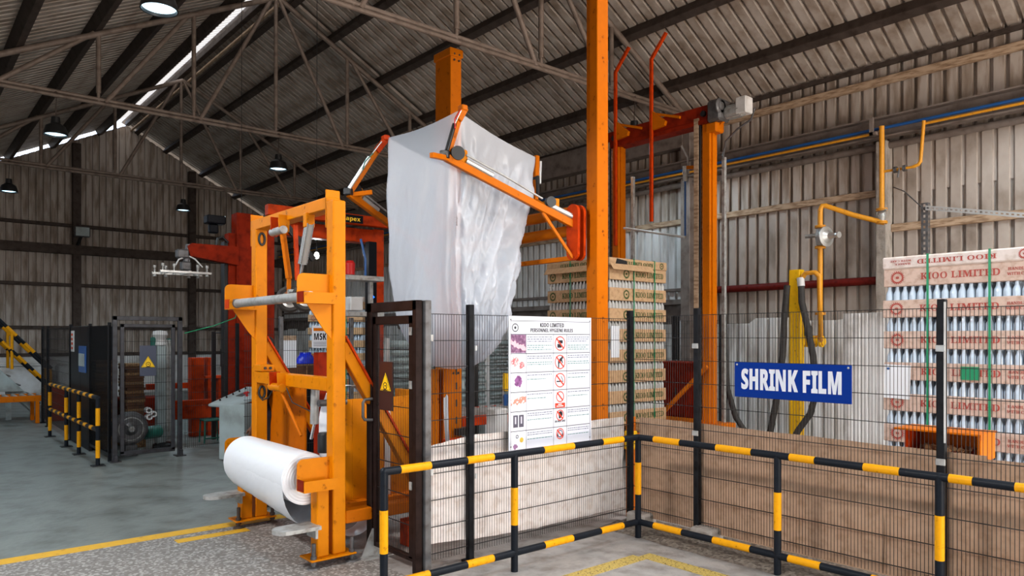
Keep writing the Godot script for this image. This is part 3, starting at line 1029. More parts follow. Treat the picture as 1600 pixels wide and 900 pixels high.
func build_film() -> void:
	# the roll: wound film, its core, and the loose outer turns that hang below it
	var r := thing("film_roll", "big white roll of plastic film in the lower arms of the orange stand", "film roll", Vector3(2.40, 0.3, -5.8))
	var f := FastNoiseLite.new()
	f.seed = 7
	f.frequency = 1.0
	var c := Vector3(2.46, 0.66, 0)
	var rows := []
	for i in 25:
		var z := -5.33 - 1.24 * i / 24.0
		var row := PackedVector3Array()
		for k in 64:
			var a := TAU * k / 64.0
			var rr := 0.20 + 0.0012 * f.get_noise_2d(k * 0.6, z * 6.0)
			row.push_back(c + Vector3(rr * cos(a), rr * sin(a), z))
		rows.append(row)
	var b := MB.new()
	b.grid(rows, true)
	part("wound_film", b, M.film_roll, r)
	b = MB.new()
	var prof := []
	for i in 15:
		prof.append(Vector2(0.048 + 0.0109 * i, 0.0 if i % 2 == 0 else 0.0022))
	var xf := Transform3D(Basis(Vector3.RIGHT, PI / 2), Vector3(c.x, c.y, -5.33))
	b.lathe(prof, 40, xf)
	part("end_face", b, M.film_roll, r)
	b = MB.new()
	b.lathe([Vector2(0.048, -0.2), Vector2(0.048, 0.03), Vector2(0.04, 0.03), Vector2(0.04, -0.2)], 24, xf)
	part("core", b, M.core, r)
	b = MB.new()
	b.tube([Vector3(2.46, 0.66, -5.275), Vector3(2.46, 0.66, -6.80)], 0.03, 12)
	part("shaft", b, M.galv_dark, r)
	rows = []
	for i in 49:
		var t := i / 48.0
		var z := -5.318 - 1.26 * t
		var sag := lerpf(0.17, 0.045, t)
		var row := PackedVector3Array()
		for k in 97:
			var a := -PI * 0.5 + TAU * k / 96.0   # from the bottom round
			var down := clampf(-sin(a) * 0.5 + 0.5, 0.0, 1.0)
			var rr := 0.203 + 0.006 * down
			var p := Vector3(rr * cos(a), rr * sin(a), 0)
			p.y -= sag * pow(down, 1.6)
			p.x += (0.035 * pow(down, 2.0)) * (1.0 - 0.5 * t)
			var wr := down * down * 0.012
			var q := f.get_noise_3d(p.x * 5.0 + z * 2.5, p.y * 5.0, z * 3.0) + 0.6 * absf(f.get_noise_3d(p.x * 14.0, p.y * 10.0 + z * 7.0, z * 9.0))
			p *= 1.0 + wr * 4.0 * q
			row.push_back(c + p + Vector3(0, 0, z + 0.02 * down * f.get_noise_2d(a * 2.0, t * 3.0)))
		rows.append(row)
	b = MB.new()
	b.grid(rows)
	part("loose_film", b, M.film_roll, r)

	# film web looping through the stand
	b = MB.new()
	var path := []
	for p in [[2.90, 1.20], [2.86, 1.05], [2.865, 0.75], [2.87, 0.45], [2.88, 0.22], [2.93, 0.10], [3.0, 0.045], [3.10, 0.03], [3.20, 0.06], [3.29, 0.16], [3.33, 0.4], [3.33, 0.8], [3.29, 1.15], [3.2, 1.30], [3.08, 1.335], [2.97, 1.32], [2.90, 1.20]]:
		path.append(Vector2(p[0], p[1]))
	rows = []
	for i in 13:
		var z := -5.72 - 0.22 * i / 12.0
		var row := PackedVector3Array()
		for k in path.size():
			for m in (4 if k < path.size() - 1 else 1):
				var p: Vector2 = (path[k] as Vector2).cubic_interpolate(path[mini(k + 1, path.size() - 1)], path[maxi(k - 1, 0)], path[mini(k + 2, path.size() - 1)], m / 4.0)
				row.push_back(Vector3(p.x + 0.008 * f.get_noise_2d(k + m * 0.25, z * 4.0), p.y, z))
		rows.append(row)
	b.grid(rows)
	single("film_web", b, M.film_roll, Vector3(3.05, 0.085, -6.1), "white film web looping down almost to the floor behind the front post of the stand", "plastic film")

# ---- fences, gate, boards, signs, railings -----------------------------------
func wires(a: Vector3, b: Vector3, y0: float, y1: float, pitch: float, rows: Array, r := 0.0021) -> MB: # welded mesh between two uprights
	var m := MB.new()
	var d := (b - a)
	d.y = 0
	var l := d.length()
	d /= l
	var o := d.cross(Vector3.UP) * 0.004
	var cnt := int(l / pitch)
	for i in cnt:
		var p := a + d * (pitch * (i + 0.5))
		m.tube([Vector3(p.x, y0, p.z), Vector3(p.x, y1, p.z)], r, 4, false)
	for y in rows:
		for s in [-1.0, 1.0]:
			m.tube([Vector3(a.x, y, a.z) + o * s, Vector3(b.x, y, b.z) + o * s], r * 1.25, 4, false)
	return m

func row_list(y0: float, y1: float, step: float) -> Array:
	var r := []
	var y := y1
	while y > y0 - 0.001:
		r.append(y)
		y -= step
	return r

func fence(label: String, pts: Array, posts: Array, y0: float, y1: float, post_h: float, pm: String, pitch := 0.025, step := 0.2, wm := "wire", w := 0.05) -> Node3D:
	var s := thing("mesh_fence", label, "fence", pts[0])
	for p in posts:
		var b := MB.new()
		b.span(p.x - w * 0.5, p.x + w * 0.5, 0.02, post_h, p.z - w * 0.5, p.z + w * 0.5, 0.004)
		var o := part("post", b, M[pm], s)
		b = MB.new()
		b.span(p.x - w, p.x + w, 0.0, 0.02, p.z - w, p.z + w, 0.003)
		part("foot_plate", b, M[pm], o)
	for i in pts.size() - 1:
		stuff(part("wire_mesh", wires(pts[i], pts[i + 1], y0, y1, pitch, row_list(y0, y1, step)), M[wm], s))
	return s

func build_gate_and_fences() -> void:
	# left run, along X
	var s := fence("black mesh fence run carrying the white hygiene poster", [Vector3(3.04, 0, -4.55), Vector3(5.37, 0, -4.55)], [Vector3(3.46, 0, -4.555), Vector3(5.37, 0, -4.555)], 0.08, 1.93, 2.01, "fence_post")
	var b := MB.new()
	b.span(3.02, 3.075, 0.0, 2.03, -4.58, -4.52, 0.004)
	part("hinge_post", b, M.galv_dark, s)
	for y in [1.75, 0.75]:
		b = MB.new()
		b.span(3.065, 3.085, y - 0.025, y + 0.025, -4.525, -4.508, 0.003)
		b.span(3.485, 3.50, y - 0.1, y - 0.06, -4.535, -4.515, 0.003)
		part("clamp", b, M.white_paint, s)
	# right run, along Z
	s = fence("long black mesh fence run on the right carrying the blue film sign", [Vector3(5.37, 0, -4.52), Vector3(5.37, 0, -0.6)], [Vector3(5.375, 0, -3.80), Vector3(5.375, 0, -1.85)], 0.08, 1.95, 2.01, "fence_post")
	for z in [-3.80, -1.85]:
		for y in [1.68, 0.92]:
			b = MB.new()
			b.span(5.338, 5.352, y - 0.022, y + 0.022, z - 0.03, z + 0.03, 0.003)
			part("clamp", b, M.galv, s)
	b = MB.new()
	b.span(5.345, 5.349, 1.05, 1.99, -1.83, -1.818)
	part("white_strip", b, M.white_paint, s)
	# concrete footing blocks
	for q in [[5.42, -4.42, "grey concrete footing block at the corner post of the fence"], [5.42, -3.70, "grey concrete footing block under the second post of the right fence"]]:
		b = MB.new()
		b.box(Vector3(q[0] - 0.05, 0.06, q[1]), Vector3(0.20, 0.12, 0.22), 0.02)
		single("footing_block", b, M.block_concrete, Vector3(q[0], 0, q[1]), q[2], "concrete block")

	# the gate: frame, leaf, handle, warning plate
	var g := thing("mesh_gate", "dark brown framed mesh gate with a handle, beside the orange film stand", "gate", Vector3(2.99, 0, -4.88))
	b = MB.new()
	b.span(2.955, 3.015, 0.0, 2.03, -5.28, -5.20, 0.004)
	part("frame_post", b, M.fence_brown, g)
	b = MB.new()
	b.span(2.955, 3.015, 0.0, 2.03, -4.60, -4.55, 0.004)
	part("frame_post", b, M.fence_brown, g)
	b = MB.new()
	b.span(2.955, 3.015, 1.955, 2.03, -5.28, -4.55, 0.004)
	part("frame_header", b, M.fence_brown, g)
	var leaf := MB.new()
	leaf.span(2.965, 3.005, 0.10, 1.92, -5.195, -5.15, 0.004)
	leaf.span(2.965, 3.005, 0.10, 1.92, -4.665, -4.61, 0.004)
	leaf.span(2.965, 3.005, 1.855, 1.92, -5.195, -4.61, 0.004)
	leaf.span(2.965, 3.005, 0.08, 0.12, -5.195, -4.61, 0.004)
	var lf := part("leaf_frame", leaf, M.fence_brown, g)
	stuff(part("wire_mesh", wires(Vector3(2.985, 0, -5.15), Vector3(2.985, 0, -4.665), 0.12, 1.86, 0.025, row_list(0.15, 1.66, 0.22)), M.wire, lf))
	b = MB.new()
	b.tube([Vector3(2.965, 1.26, -5.20), Vector3(2.90, 1.255, -5.21), Vector3(2.885, 1.23, -5.21), Vector3(2.885, 1.12, -5.21), Vector3(2.90, 1.095, -5.21), Vector3(2.965, 1.09, -5.20)], 0.013, 8)
	part("handle", b, M.galv_dark, lf)
	b = MB.new()
	for y in [1.8, 1.4, 0.65]:
		b.span(2.945, 2.957, y - 0.03, y + 0.03, -4.63, -4.60, 0.002)
	part("hinge", b, M.galv, lf)
	b = MB.new() # triangular foot bracket
	b.prism(PackedVector2Array([Vector2(-0.16, 0), Vector2(0.16, 0), Vector2(0.13, 0.02), Vector2(0.035, 0.22), Vector2(-0.035, 0.22), Vector2(-0.13, 0.02)]), 0.012, Transform3D(Basis(), Vector3(2.99, 0, -5.19)))
	b.span(2.84, 3.14, 0, 0.01, -5.27, -5.1)
	part("foot_bracket", b, M.galv, g)
	var pl := thing("warning_plate", "dark brown plate with a yellow warning triangle on the mesh gate", "sign", Vector3(2.955, 1.2, -5.0))
	b = MB.new()
	b.span(2.952, 2.962, 1.185, 1.565, -5.075, -4.875, 0.003)
	part("plate", b, M.sign_plate_brown, pl)
	hazard(pl, Vector3(2.951, 1.385, -4.972), NX, 0.175)

func hazard(parent: Node, at: Vector3, basis: Basis, size: float) -> void: # black-edged yellow triangle with a round hand-and-wheel emblem
	for q in [[1.0, M.ink, 0.0], [0.93, M.warn_yellow, 0.001], [0.80, M.ink, 0.002], [0.75, M.warn_yellow, 0.003]]:
		var b := MB.new()
		var r: float = size * 0.577 * q[0]
		var p := PackedVector2Array()
		for i in 3:
			p.append(Vector2(cos(PI / 2 + TAU * i / 3) * r, sin(PI / 2 + TAU * i / 3) * r))
		b.prism(p, 0.001, Transform3D(basis, at + basis * Vector3(0, 0, q[2])))
		part("warning_triangle" if q[0] == 1.0 else "triangle_border", b, q[1], parent)
	var b := MB.new()
	var ring := []
	for i in 17:
		ring.append(at + basis * Vector3(cos(TAU * i / 16) * size * 0.15, sin(TAU * i / 16) * size * 0.15 - size * 0.05, 0.004))
	b.tube(ring, size * 0.022, 5, false)
	b.box(at + basis * Vector3(0, -size * 0.05, 0.004), Vector3(size * 0.13, size * 0.05, 0.002), 0.0, basis)
	b.box(at + basis * Vector3(0, -size * 0.24, 0.004), Vector3(size * 0.34, size * 0.035, 0.002), 0.0, basis)
	part("emblem", b, M.ink, parent)

func board(a: Vector3, b: Vector3, y0: Array, y1: Array, bow: float, sd: int) -> MB: # a sheet of corrugated board standing on edge from a to b
	var f := FastNoiseLite.new()
	f.seed = sd
	f.frequency = 1.3
	var m := MB.new()
	var o := (b - a).cross(Vector3.UP).normalized()
	for side in [0.0, 1.0]:
		var rows := []
		for j in 13:
			var row := PackedVector3Array()
			for i in 25:
				var t := i / 24.0
				var w := j / 12.0
				var p := a.lerp(b, t)
				p.y = lerpf(lerpf(y0[0], y0[1], t), lerpf(y1[0], y1[1], t), w)
				var off := bow * sin(t * PI) * (0.4 + 0.6 * w) + 0.022 * (f.get_noise_2d(t * 2.2, w * 1.2) + 0.3) + 0.012 * w * w * f.get_noise_2d(t * 4.0, 9.0)
				row.push_back(p + o * (absf(off) + 0.006 * side))
			rows.append(row)
		m.grid(rows)
	for i in 24: # top and bottom edge
		for w in [0.0, 1.0]:
			pass
	return m

func build_boards() -> void:
	# o points away from the aisle: boards lie just behind the wires
	var b := board(Vector3(3.50, 0, -4.575), Vector3(3.07, 0, -4.575), [0.17, 0.20], [0.985, 0.93], 0.004, 1)
	single("board_sheet", b, M.board_white, Vector3(3.28, 0.08, -4.58), "narrow white board sheet behind the fence next to the gate", "cardboard sheet")
	b = board(Vector3(4.22, 0, -4.58), Vector3(3.49, 0, -4.58), [0.13, 0.16], [0.97, 0.985], 0.008, 2)
	single("board_sheet", b, M.board_white, Vector3(3.85, 0.08, -4.58), "white board sheet behind the fence, under the left half of the poster", "cardboard sheet")
	b = board(Vector3(5.32, 0, -4.585), Vector3(4.19, 0, -4.585), [0.14, 0.13], [1.0, 0.985], 0.02, 3)
	single("board_sheet", b, M.board_white, Vector3(4.75, 0.08, -4.58), "wide white board sheet behind the fence, left of the corner post", "cardboard sheet")
	b = board(Vector3(5.40, 0, -3.32), Vector3(5.40, 0, -4.47), [0.06, 0.07], [0.995, 1.0], 0.03, 4)
	single("board_sheet", b, M.board_kraft, Vector3(5.42, 0.06, -3.9), "brown cardboard sheet right of the fence corner, its creases catching the light", "cardboard sheet")
	b = board(Vector3(5.395, 0, -2.24), Vector3(5.395, 0, -3.34), [0.06, 0.06], [0.985, 0.995], 0.02, 5)
	single("board_sheet", b, M.board_kraft, Vector3(5.42, 0.06, -2.8), "brown cardboard sheet behind the fence below the blue sign", "cardboard sheet")
	b = board(Vector3(5.40, 0, -1.60), Vector3(5.40, 0, -2.26), [0.06, 0.06], [0.985, 0.985], 0.012, 6)
	single("board_sheet", b, M.board_kraft, Vector3(5.42, 0.06, -1.9), "brown cardboard sheet below the orange steel shelf", "cardboard sheet")
	b = board(Vector3(5.395, 0, -0.6), Vector3(5.395, 0, -1.62), [0.06, 0.06], [0.96, 0.965], 0.02, 8)
	single("board_sheet", b, M.board_kraft, Vector3(5.42, 0.06, -1.1), "brown cardboard sheet at the right edge of the picture", "cardboard sheet")

func disc(b: MB, at: Transform3D, r: float, n := 24) -> void:
	for i in n:
		var a0 := TAU * i / n
		var a1 := TAU * (i + 1) / n
		b.tri(at.origin, at * Vector3(cos(a0) * r, sin(a0) * r, 0), at * Vector3(cos(a1) * r, sin(a1) * r, 0), at.basis.z, at.basis.z, at.basis.z)

func draw_ring(im: Image, cx: float, cy: float, r0: float, r1: float, c: Color) -> void:
	for y in range(int(cy - r1), int(cy + r1) + 1):
		for x in range(int(cx - r1), int(cx + r1) + 1):
			var d := Vector2(x - cx, y - cy).length()
			if d >= r0 and d <= r1:
				im.set_pixel(x, y, c)

func draw_line(im: Image, a: Vector2, b: Vector2, w: float, c: Color) -> void:
	var n := int(a.distance_to(b)) + 1
	for i in n + 1:
		var p := a.lerp(b, float(i) / n)
		im.fill_rect(Rect2i(int(p.x - w * 0.5), int(p.y - w * 0.5), maxi(int(w), 1), maxi(int(w), 1)), c)

func poster_texture() -> ImageTexture:
	var im := Image.create(776, 888, false, Image.FORMAT_RGBA8)
	im.fill(Color(0.86, 0.87, 0.91))
	var ink := Color(0.12, 0.12, 0.15)
	var red := Color(0.86, 0.23, 0.10)
	var rng := RandomNumberGenerator.new()
	rng.seed = 11
	var ys := [118, 246, 372, 500, 628, 756, 880]
	var xs := [14, 148, 400, 526, 762]
	for y in ys:
		im.fill_rect(Rect2i(14, y, 748, 4), ink)
	for x in xs.slice(1, 4):
		im.fill_rect(Rect2i(x, 118, 3, 762), ink)
	im.fill_rect(Rect2i(14, 30, 748, 3), ink)
	for x in [14, 760]:
		im.fill_rect(Rect2i(x, 30, 3, 850), ink)
	# rows of small print
	for i in 6:
		for col in [0, 1]:
			var x0: int = xs[1] + 12 if col == 0 else xs[3] + 12
			var x1: int = xs[2] - 12 if col == 0 else xs[4] - 10
			var lines: int = [7, 5, 3, 3, 4, 4][i]
			for l in lines:
				if l == lines / 2:
					continue
				var y: int = ys[i] + 18 + l * 14
				var c := Color(0.36, 0.39, 0.48) if l < lines / 2 else Color(0.30, 0.50, 0.48)
				var x := x0
				var end := x1 - (rng.randi() % 90 if l % 3 == 2 else 0)
				while x < end:
					var w := 6 + rng.randi() % 22
					im.fill_rect(Rect2i(x, y, mini(w, end - x), 5), c)
					x += w + 5
	# pictures in the left column
	var f := FastNoiseLite.new()
	f.frequency = 0.02
	f.fractal_octaves = 3
	for i in 6:
		for y in range(ys[i] + 5, ys[i + 1] - 3):
			for x in range(18, 147):
				var u := (x - 82) / 60.0
				var w: float = (y - ys[i] - 64) / 60.0
				var q := f.get_noise_3d(x * 1.6, y * 1.6, i * 90.0)
				var c := Color(0.93, 0.94, 0.97)
				if i == 0:
					c = Color(0.42, 0.27, 0.40).lerp(Color(0.66, 0.5, 0.62), clampf(q + 0.4, 0, 1))
					if absf(w - 0.25 - 0.35 * u) < 0.26 + q * 0.3: c = Color(0.93, 0.72, 0.76)
				elif i == 1:
					if Vector2(u + 0.5, w + 0.2).length() < 0.5 + q * 0.4 or Vector2(u - 0.5, w - 0.3).length() < 0.42 + q * 0.4: c = Color(0.83, 0.42, 0.44).lerp(Color(0.95, 0.8, 0.8), clampf(q * 3.0, 0, 1))
				elif i == 2:
					if Vector2(u * 1.1, w * 0.95 + 0.1).length() < 0.62 + q * 0.25: c = Color(0.58, 0.36, 0.58).lerp(Color(0.42, 0.24, 0.42), clampf(q * 2.5, 0, 1))
				elif i == 3:
					if absf(w + 0.1 + u * 0.2) < 0.22 + q * 0.6: c = Color(0.90, 0.55, 0.48)
				elif i == 4:
					for s in [-0.42, 0.42]:
						if absf(u - s) < 0.36 and absf(w) < 0.68:
							c = Color(0.33, 0.32, 0.38) if not (absf(u - s) < 0.1 and absf(w + 0.1) < 0.4) else Color(0.8, 0.8, 0.85)
				else:
					if Vector2(u - 0.45, w + 0.05).length() < 0.28: c = Color(0.87, 0.74, 0.30)
					elif Vector2(u + 0.45, w - 0.6).length() < 0.26 + q * 0.3: c = Color(0.62, 0.46, 0.62)
					elif absf(Vector2(u + 0.2, w + 0.45).length() - 0.16) < 0.05: c = Color(0.3, 0.3, 0.35)
				im.set_pixel(x, y, c)
	# prohibition signs in the third column
	for i in 6:
		var cx := 464.0
		var cy: float = ys[i] + (64.0 if i < 3 else 50.0)
		var r := 50.0 if i < 3 else 38.0
		if i == 0:
			im.fill_rect(Rect2i(int(cx) - 20, int(cy) - 22, 46, 22), ink)
			im.fill_rect(Rect2i(int(cx) - 26, int(cy) + 4, 40, 26), ink)
		elif i == 1:
			draw_line(im, Vector2(cx + 12, cy - 20), Vector2(cx - 12, cy + 2), 16, ink)
			draw_line(im, Vector2(cx - 12, cy + 2), Vector2(cx - 14, cy + 36), 11, ink)
			draw_line(im, Vector2(cx + 12, cy - 18), Vector2(cx + 24, cy + 6), 7, ink)
			draw_ring(im, cx + 20, cy - 30, 0, 9, ink)
		elif i == 2:
			im.fill_rect(Rect2i(int(cx) - 34, int(cy) + 4, 52, 9), ink)
			im.fill_rect(Rect2i(int(cx) + 22, int(cy) + 4, 8, 9), ink)
			draw_line(im, Vector2(cx + 26, cy), Vector2(cx + 10, cy - 26), 4, ink)
		elif i == 3:
			im.fill_rect(Rect2i(416, int(cy) + 44, 96, 32), red)
			im.fill_rect(Rect2i(446, int(cy) + 50, 34, 6), Color.WHITE)
			im.fill_rect(Rect2i(430, int(cy) + 62, 66, 6), Color.WHITE)
		elif i == 4:
			draw_ring(im, cx + 4, cy - 8, 0, 20, ink)
			im.fill_rect(Rect2i(int(cx) - 12, int(cy) - 4, 18, 26), ink)
		else:
			draw_ring(im, cx, cy, 20, 26, Color(0.15, 0.2, 0.35))
			im.fill_rect(Rect2i(int(cx) - 28, int(cy), 10, 20), ink)
			im.fill_rect(Rect2i(int(cx) + 18, int(cy), 10, 20), ink)
		draw_ring(im, cx, cy, r - 7, r, red)
		draw_line(im, Vector2(cx - r * 0.7, cy - r * 0.7), Vector2(cx + r * 0.7, cy + r * 0.7), 8, red)
	# round emblem
	draw_ring(im, 54, 76, 22, 28, ink)
	draw_ring(im, 54, 76, 0, 9, ink)
	return ImageTexture.create_from_image(im)

func build_signs() -> void:
	var p := thing("hygiene_poster", "tall white poster of personnel hygiene rules with red prohibition circles, hung on the fence", "poster", Vector3(4.325, 0.82, -4.52))
	var b := MB.new()
	b.span(3.84, 4.81, 0.82, 1.93, -4.542, -4.534)
	part("panel", b, M.sign_white, p)
	b = MB.new()
	b.uvquad(Vector3(3.84, 1.93, -4.533), Vector3(4.81, 1.93, -4.533), Vector3(4.81, 0.82, -4.533), Vector3(3.84, 0.82, -4.533), Vector3(0, 0, 1))
	var pm := StandardMaterial3D.new()
	pm.resource_name = "poster_print"
	pm.albedo_texture = poster_texture()
	pm.roughness = 0.35
	part("print", b, pm, p)
	words("KIOO LIMITED", 0.034, 0.28, M.ink, p, Transform3D(PZ, Vector3(4.325, 1.858, -4.532)))
	words("PERSONNEL HYGIENE RULES", 0.030, 0.50, M.ink, p, Transform3D(PZ, Vector3(4.325, 1.814, -4.532)))
	words("DO NOT SPIT", 0.017, 0.125, M.ink, p, Transform3D(PZ, Vector3(4.42, 1.03, -4.532)))
	for q in [[3.86, 1.90], [4.79, 1.90], [3.86, 0.86], [4.79, 0.86]]:
		b = MB.new()
		b.lathe([Vector2(0, 0.004), Vector2(0.006, 0.002), Vector2(0.007, 0)], 8, Transform3D(Basis(Vector3.RIGHT, PI / 2), Vector3(q[0], q[1], -4.532)))
		part("rivet", b, M.galv_dark, p)
	p = thing("film_sign", "blue sign board with the white words SHRINK FILM on the right fence", "sign", Vector3(5.34, 1.26, -2.92))
	b = MB.new()
	b.span(5.335, 5.345, 1.265, 1.55, -3.405, -2.437, 0.003)
	part("board", b, M.sign_blue, p)
	words("SHRINK FILM", 0.155, 0.83, M.sign_white, p, Transform3D(NX, Vector3(5.334, 1.405, -2.925)), false, "lettering", 0.85)
	for q in [-3.38, -2.46]:
		b = MB.new()
		b.lathe([Vector2(0, 0.005), Vector2(0.008, 0.002), Vector2(0.009, 0)], 8, Transform3D(Basis(Vector3(0, 0, 1), PI / 2), Vector3(5.333, 1.53, q)))
		part("rivet", b, M.galv, p)

func banded(a: Vector3, b: Vector3, r: float, bands: Array, parent: Node, called: String) -> void: # tube with yellow bands at the given distances from a
	var m := MB.new()
	m.tube([a, b], r, 16)
	part(called, m, M.rail_black, parent)
	var d := (b - a).normalized()
	for q in bands:
		m = MB.new()
		m.tube([a + d * q[0], a + d * q[1]], r + 0.0008, 16)
		part("yellow_band", m, M.rail_yellow, parent)

func steps(first: float, yellow: float, black: float, length: float) -> Array:
	var r := []
	var x := first
	while x + yellow < length:
		r.append([x, x + yellow])
		x += yellow + black
	return r

func elbow(p: Vector3, r: float, parent: Node) -> void:
	var b := MB.new()
	var prof := []
	for i in 9:
		prof.append(Vector2(sin(PI * i / 8) * r, -cos(PI * i / 8) * r))
	b.lathe(prof, 16, Transform3D(Basis(), p))
	part("weld_joint", b, M.rail_black, parent)

func build_railings() -> void:
	var s := thing("safety_railing", "black and yellow tube railing before the white boards, turning the corner right", "railing", Vector3(5.0, 0, -4.15))
	var r := 0.027
	banded(Vector3(5.0, 0.88, -4.15), Vector3(2.45, 0.88, -4.15), r, [[0.21, 0.47], [0.81, 1.14], [1.64, 1.88], [2.19, 2.43]], s, "top_rail")
	banded(Vector3(5.0, 0.88, -4.15), Vector3(5.0, 0.88, 0.3), r, [[0.18, 0.45], [0.8, 1.11], [1.42, 1.61], [1.95, 2.18], [2.47, 2.6], [2.82, 2.96], [3.3, 3.6]], s, "top_rail")
	banded(Vector3(5.0, 0.14, -4.15), Vector3(2.45, 0.14, -4.15), r, [[0.21, 0.49], [0.82, 1.13], [1.64, 1.88], [2.2, 2.4]], s, "bottom_rail")
	banded(Vector3(5.0, 0.14, -4.15), Vector3(5.0, 0.14, 0.3), r, [[0.18, 0.47], [0.77, 1.1], [1.41, 1.65], [2.0, 2.3], [2.7, 3.0]], s, "bottom_rail")
	for q in [[2.45, -4.15, 0.25], [3.57, -4.15, 0.25], [5.0, -4.15, 0.22], [5.0, -2.83, 0.27], [5.0, -1.735, 0.24], [5.0, -0.4, 0.26]]:
		banded(Vector3(q[0], 0.88, q[1]), Vector3(q[0], 0.0, q[1]), r, [[q[2], q[2] + 0.28]], s, "post")
		elbow(Vector3(q[0], 0.88, q[1]), r * 1.04, s)

# ---- film hood machine ------------------------------------------------------------
func pulley(at: Vector3, axis: Vector3, r: float, parent: Node) -> void:
	var y := axis.normalized()
	var x := y.cross(Vector3(0.3, 1, 0.2)).normalized()
	var b := MB.new()
	b.lathe([Vector2(0, -0.025), Vector2(r, -0.025), Vector2(r, -0.012), Vector2(r * 0.82, -0.006), Vector2(r * 0.82, 0.006), Vector2(r, 0.012), Vector2(r, 0.025), Vector2(r * 0.5, 0.028), Vector2(r * 0.3, 0.034), Vector2(0, 0.034)], 24, Transform3D(Basis(x, y, x.cross(y)), at))
	part("pulley", b, M.black, parent)

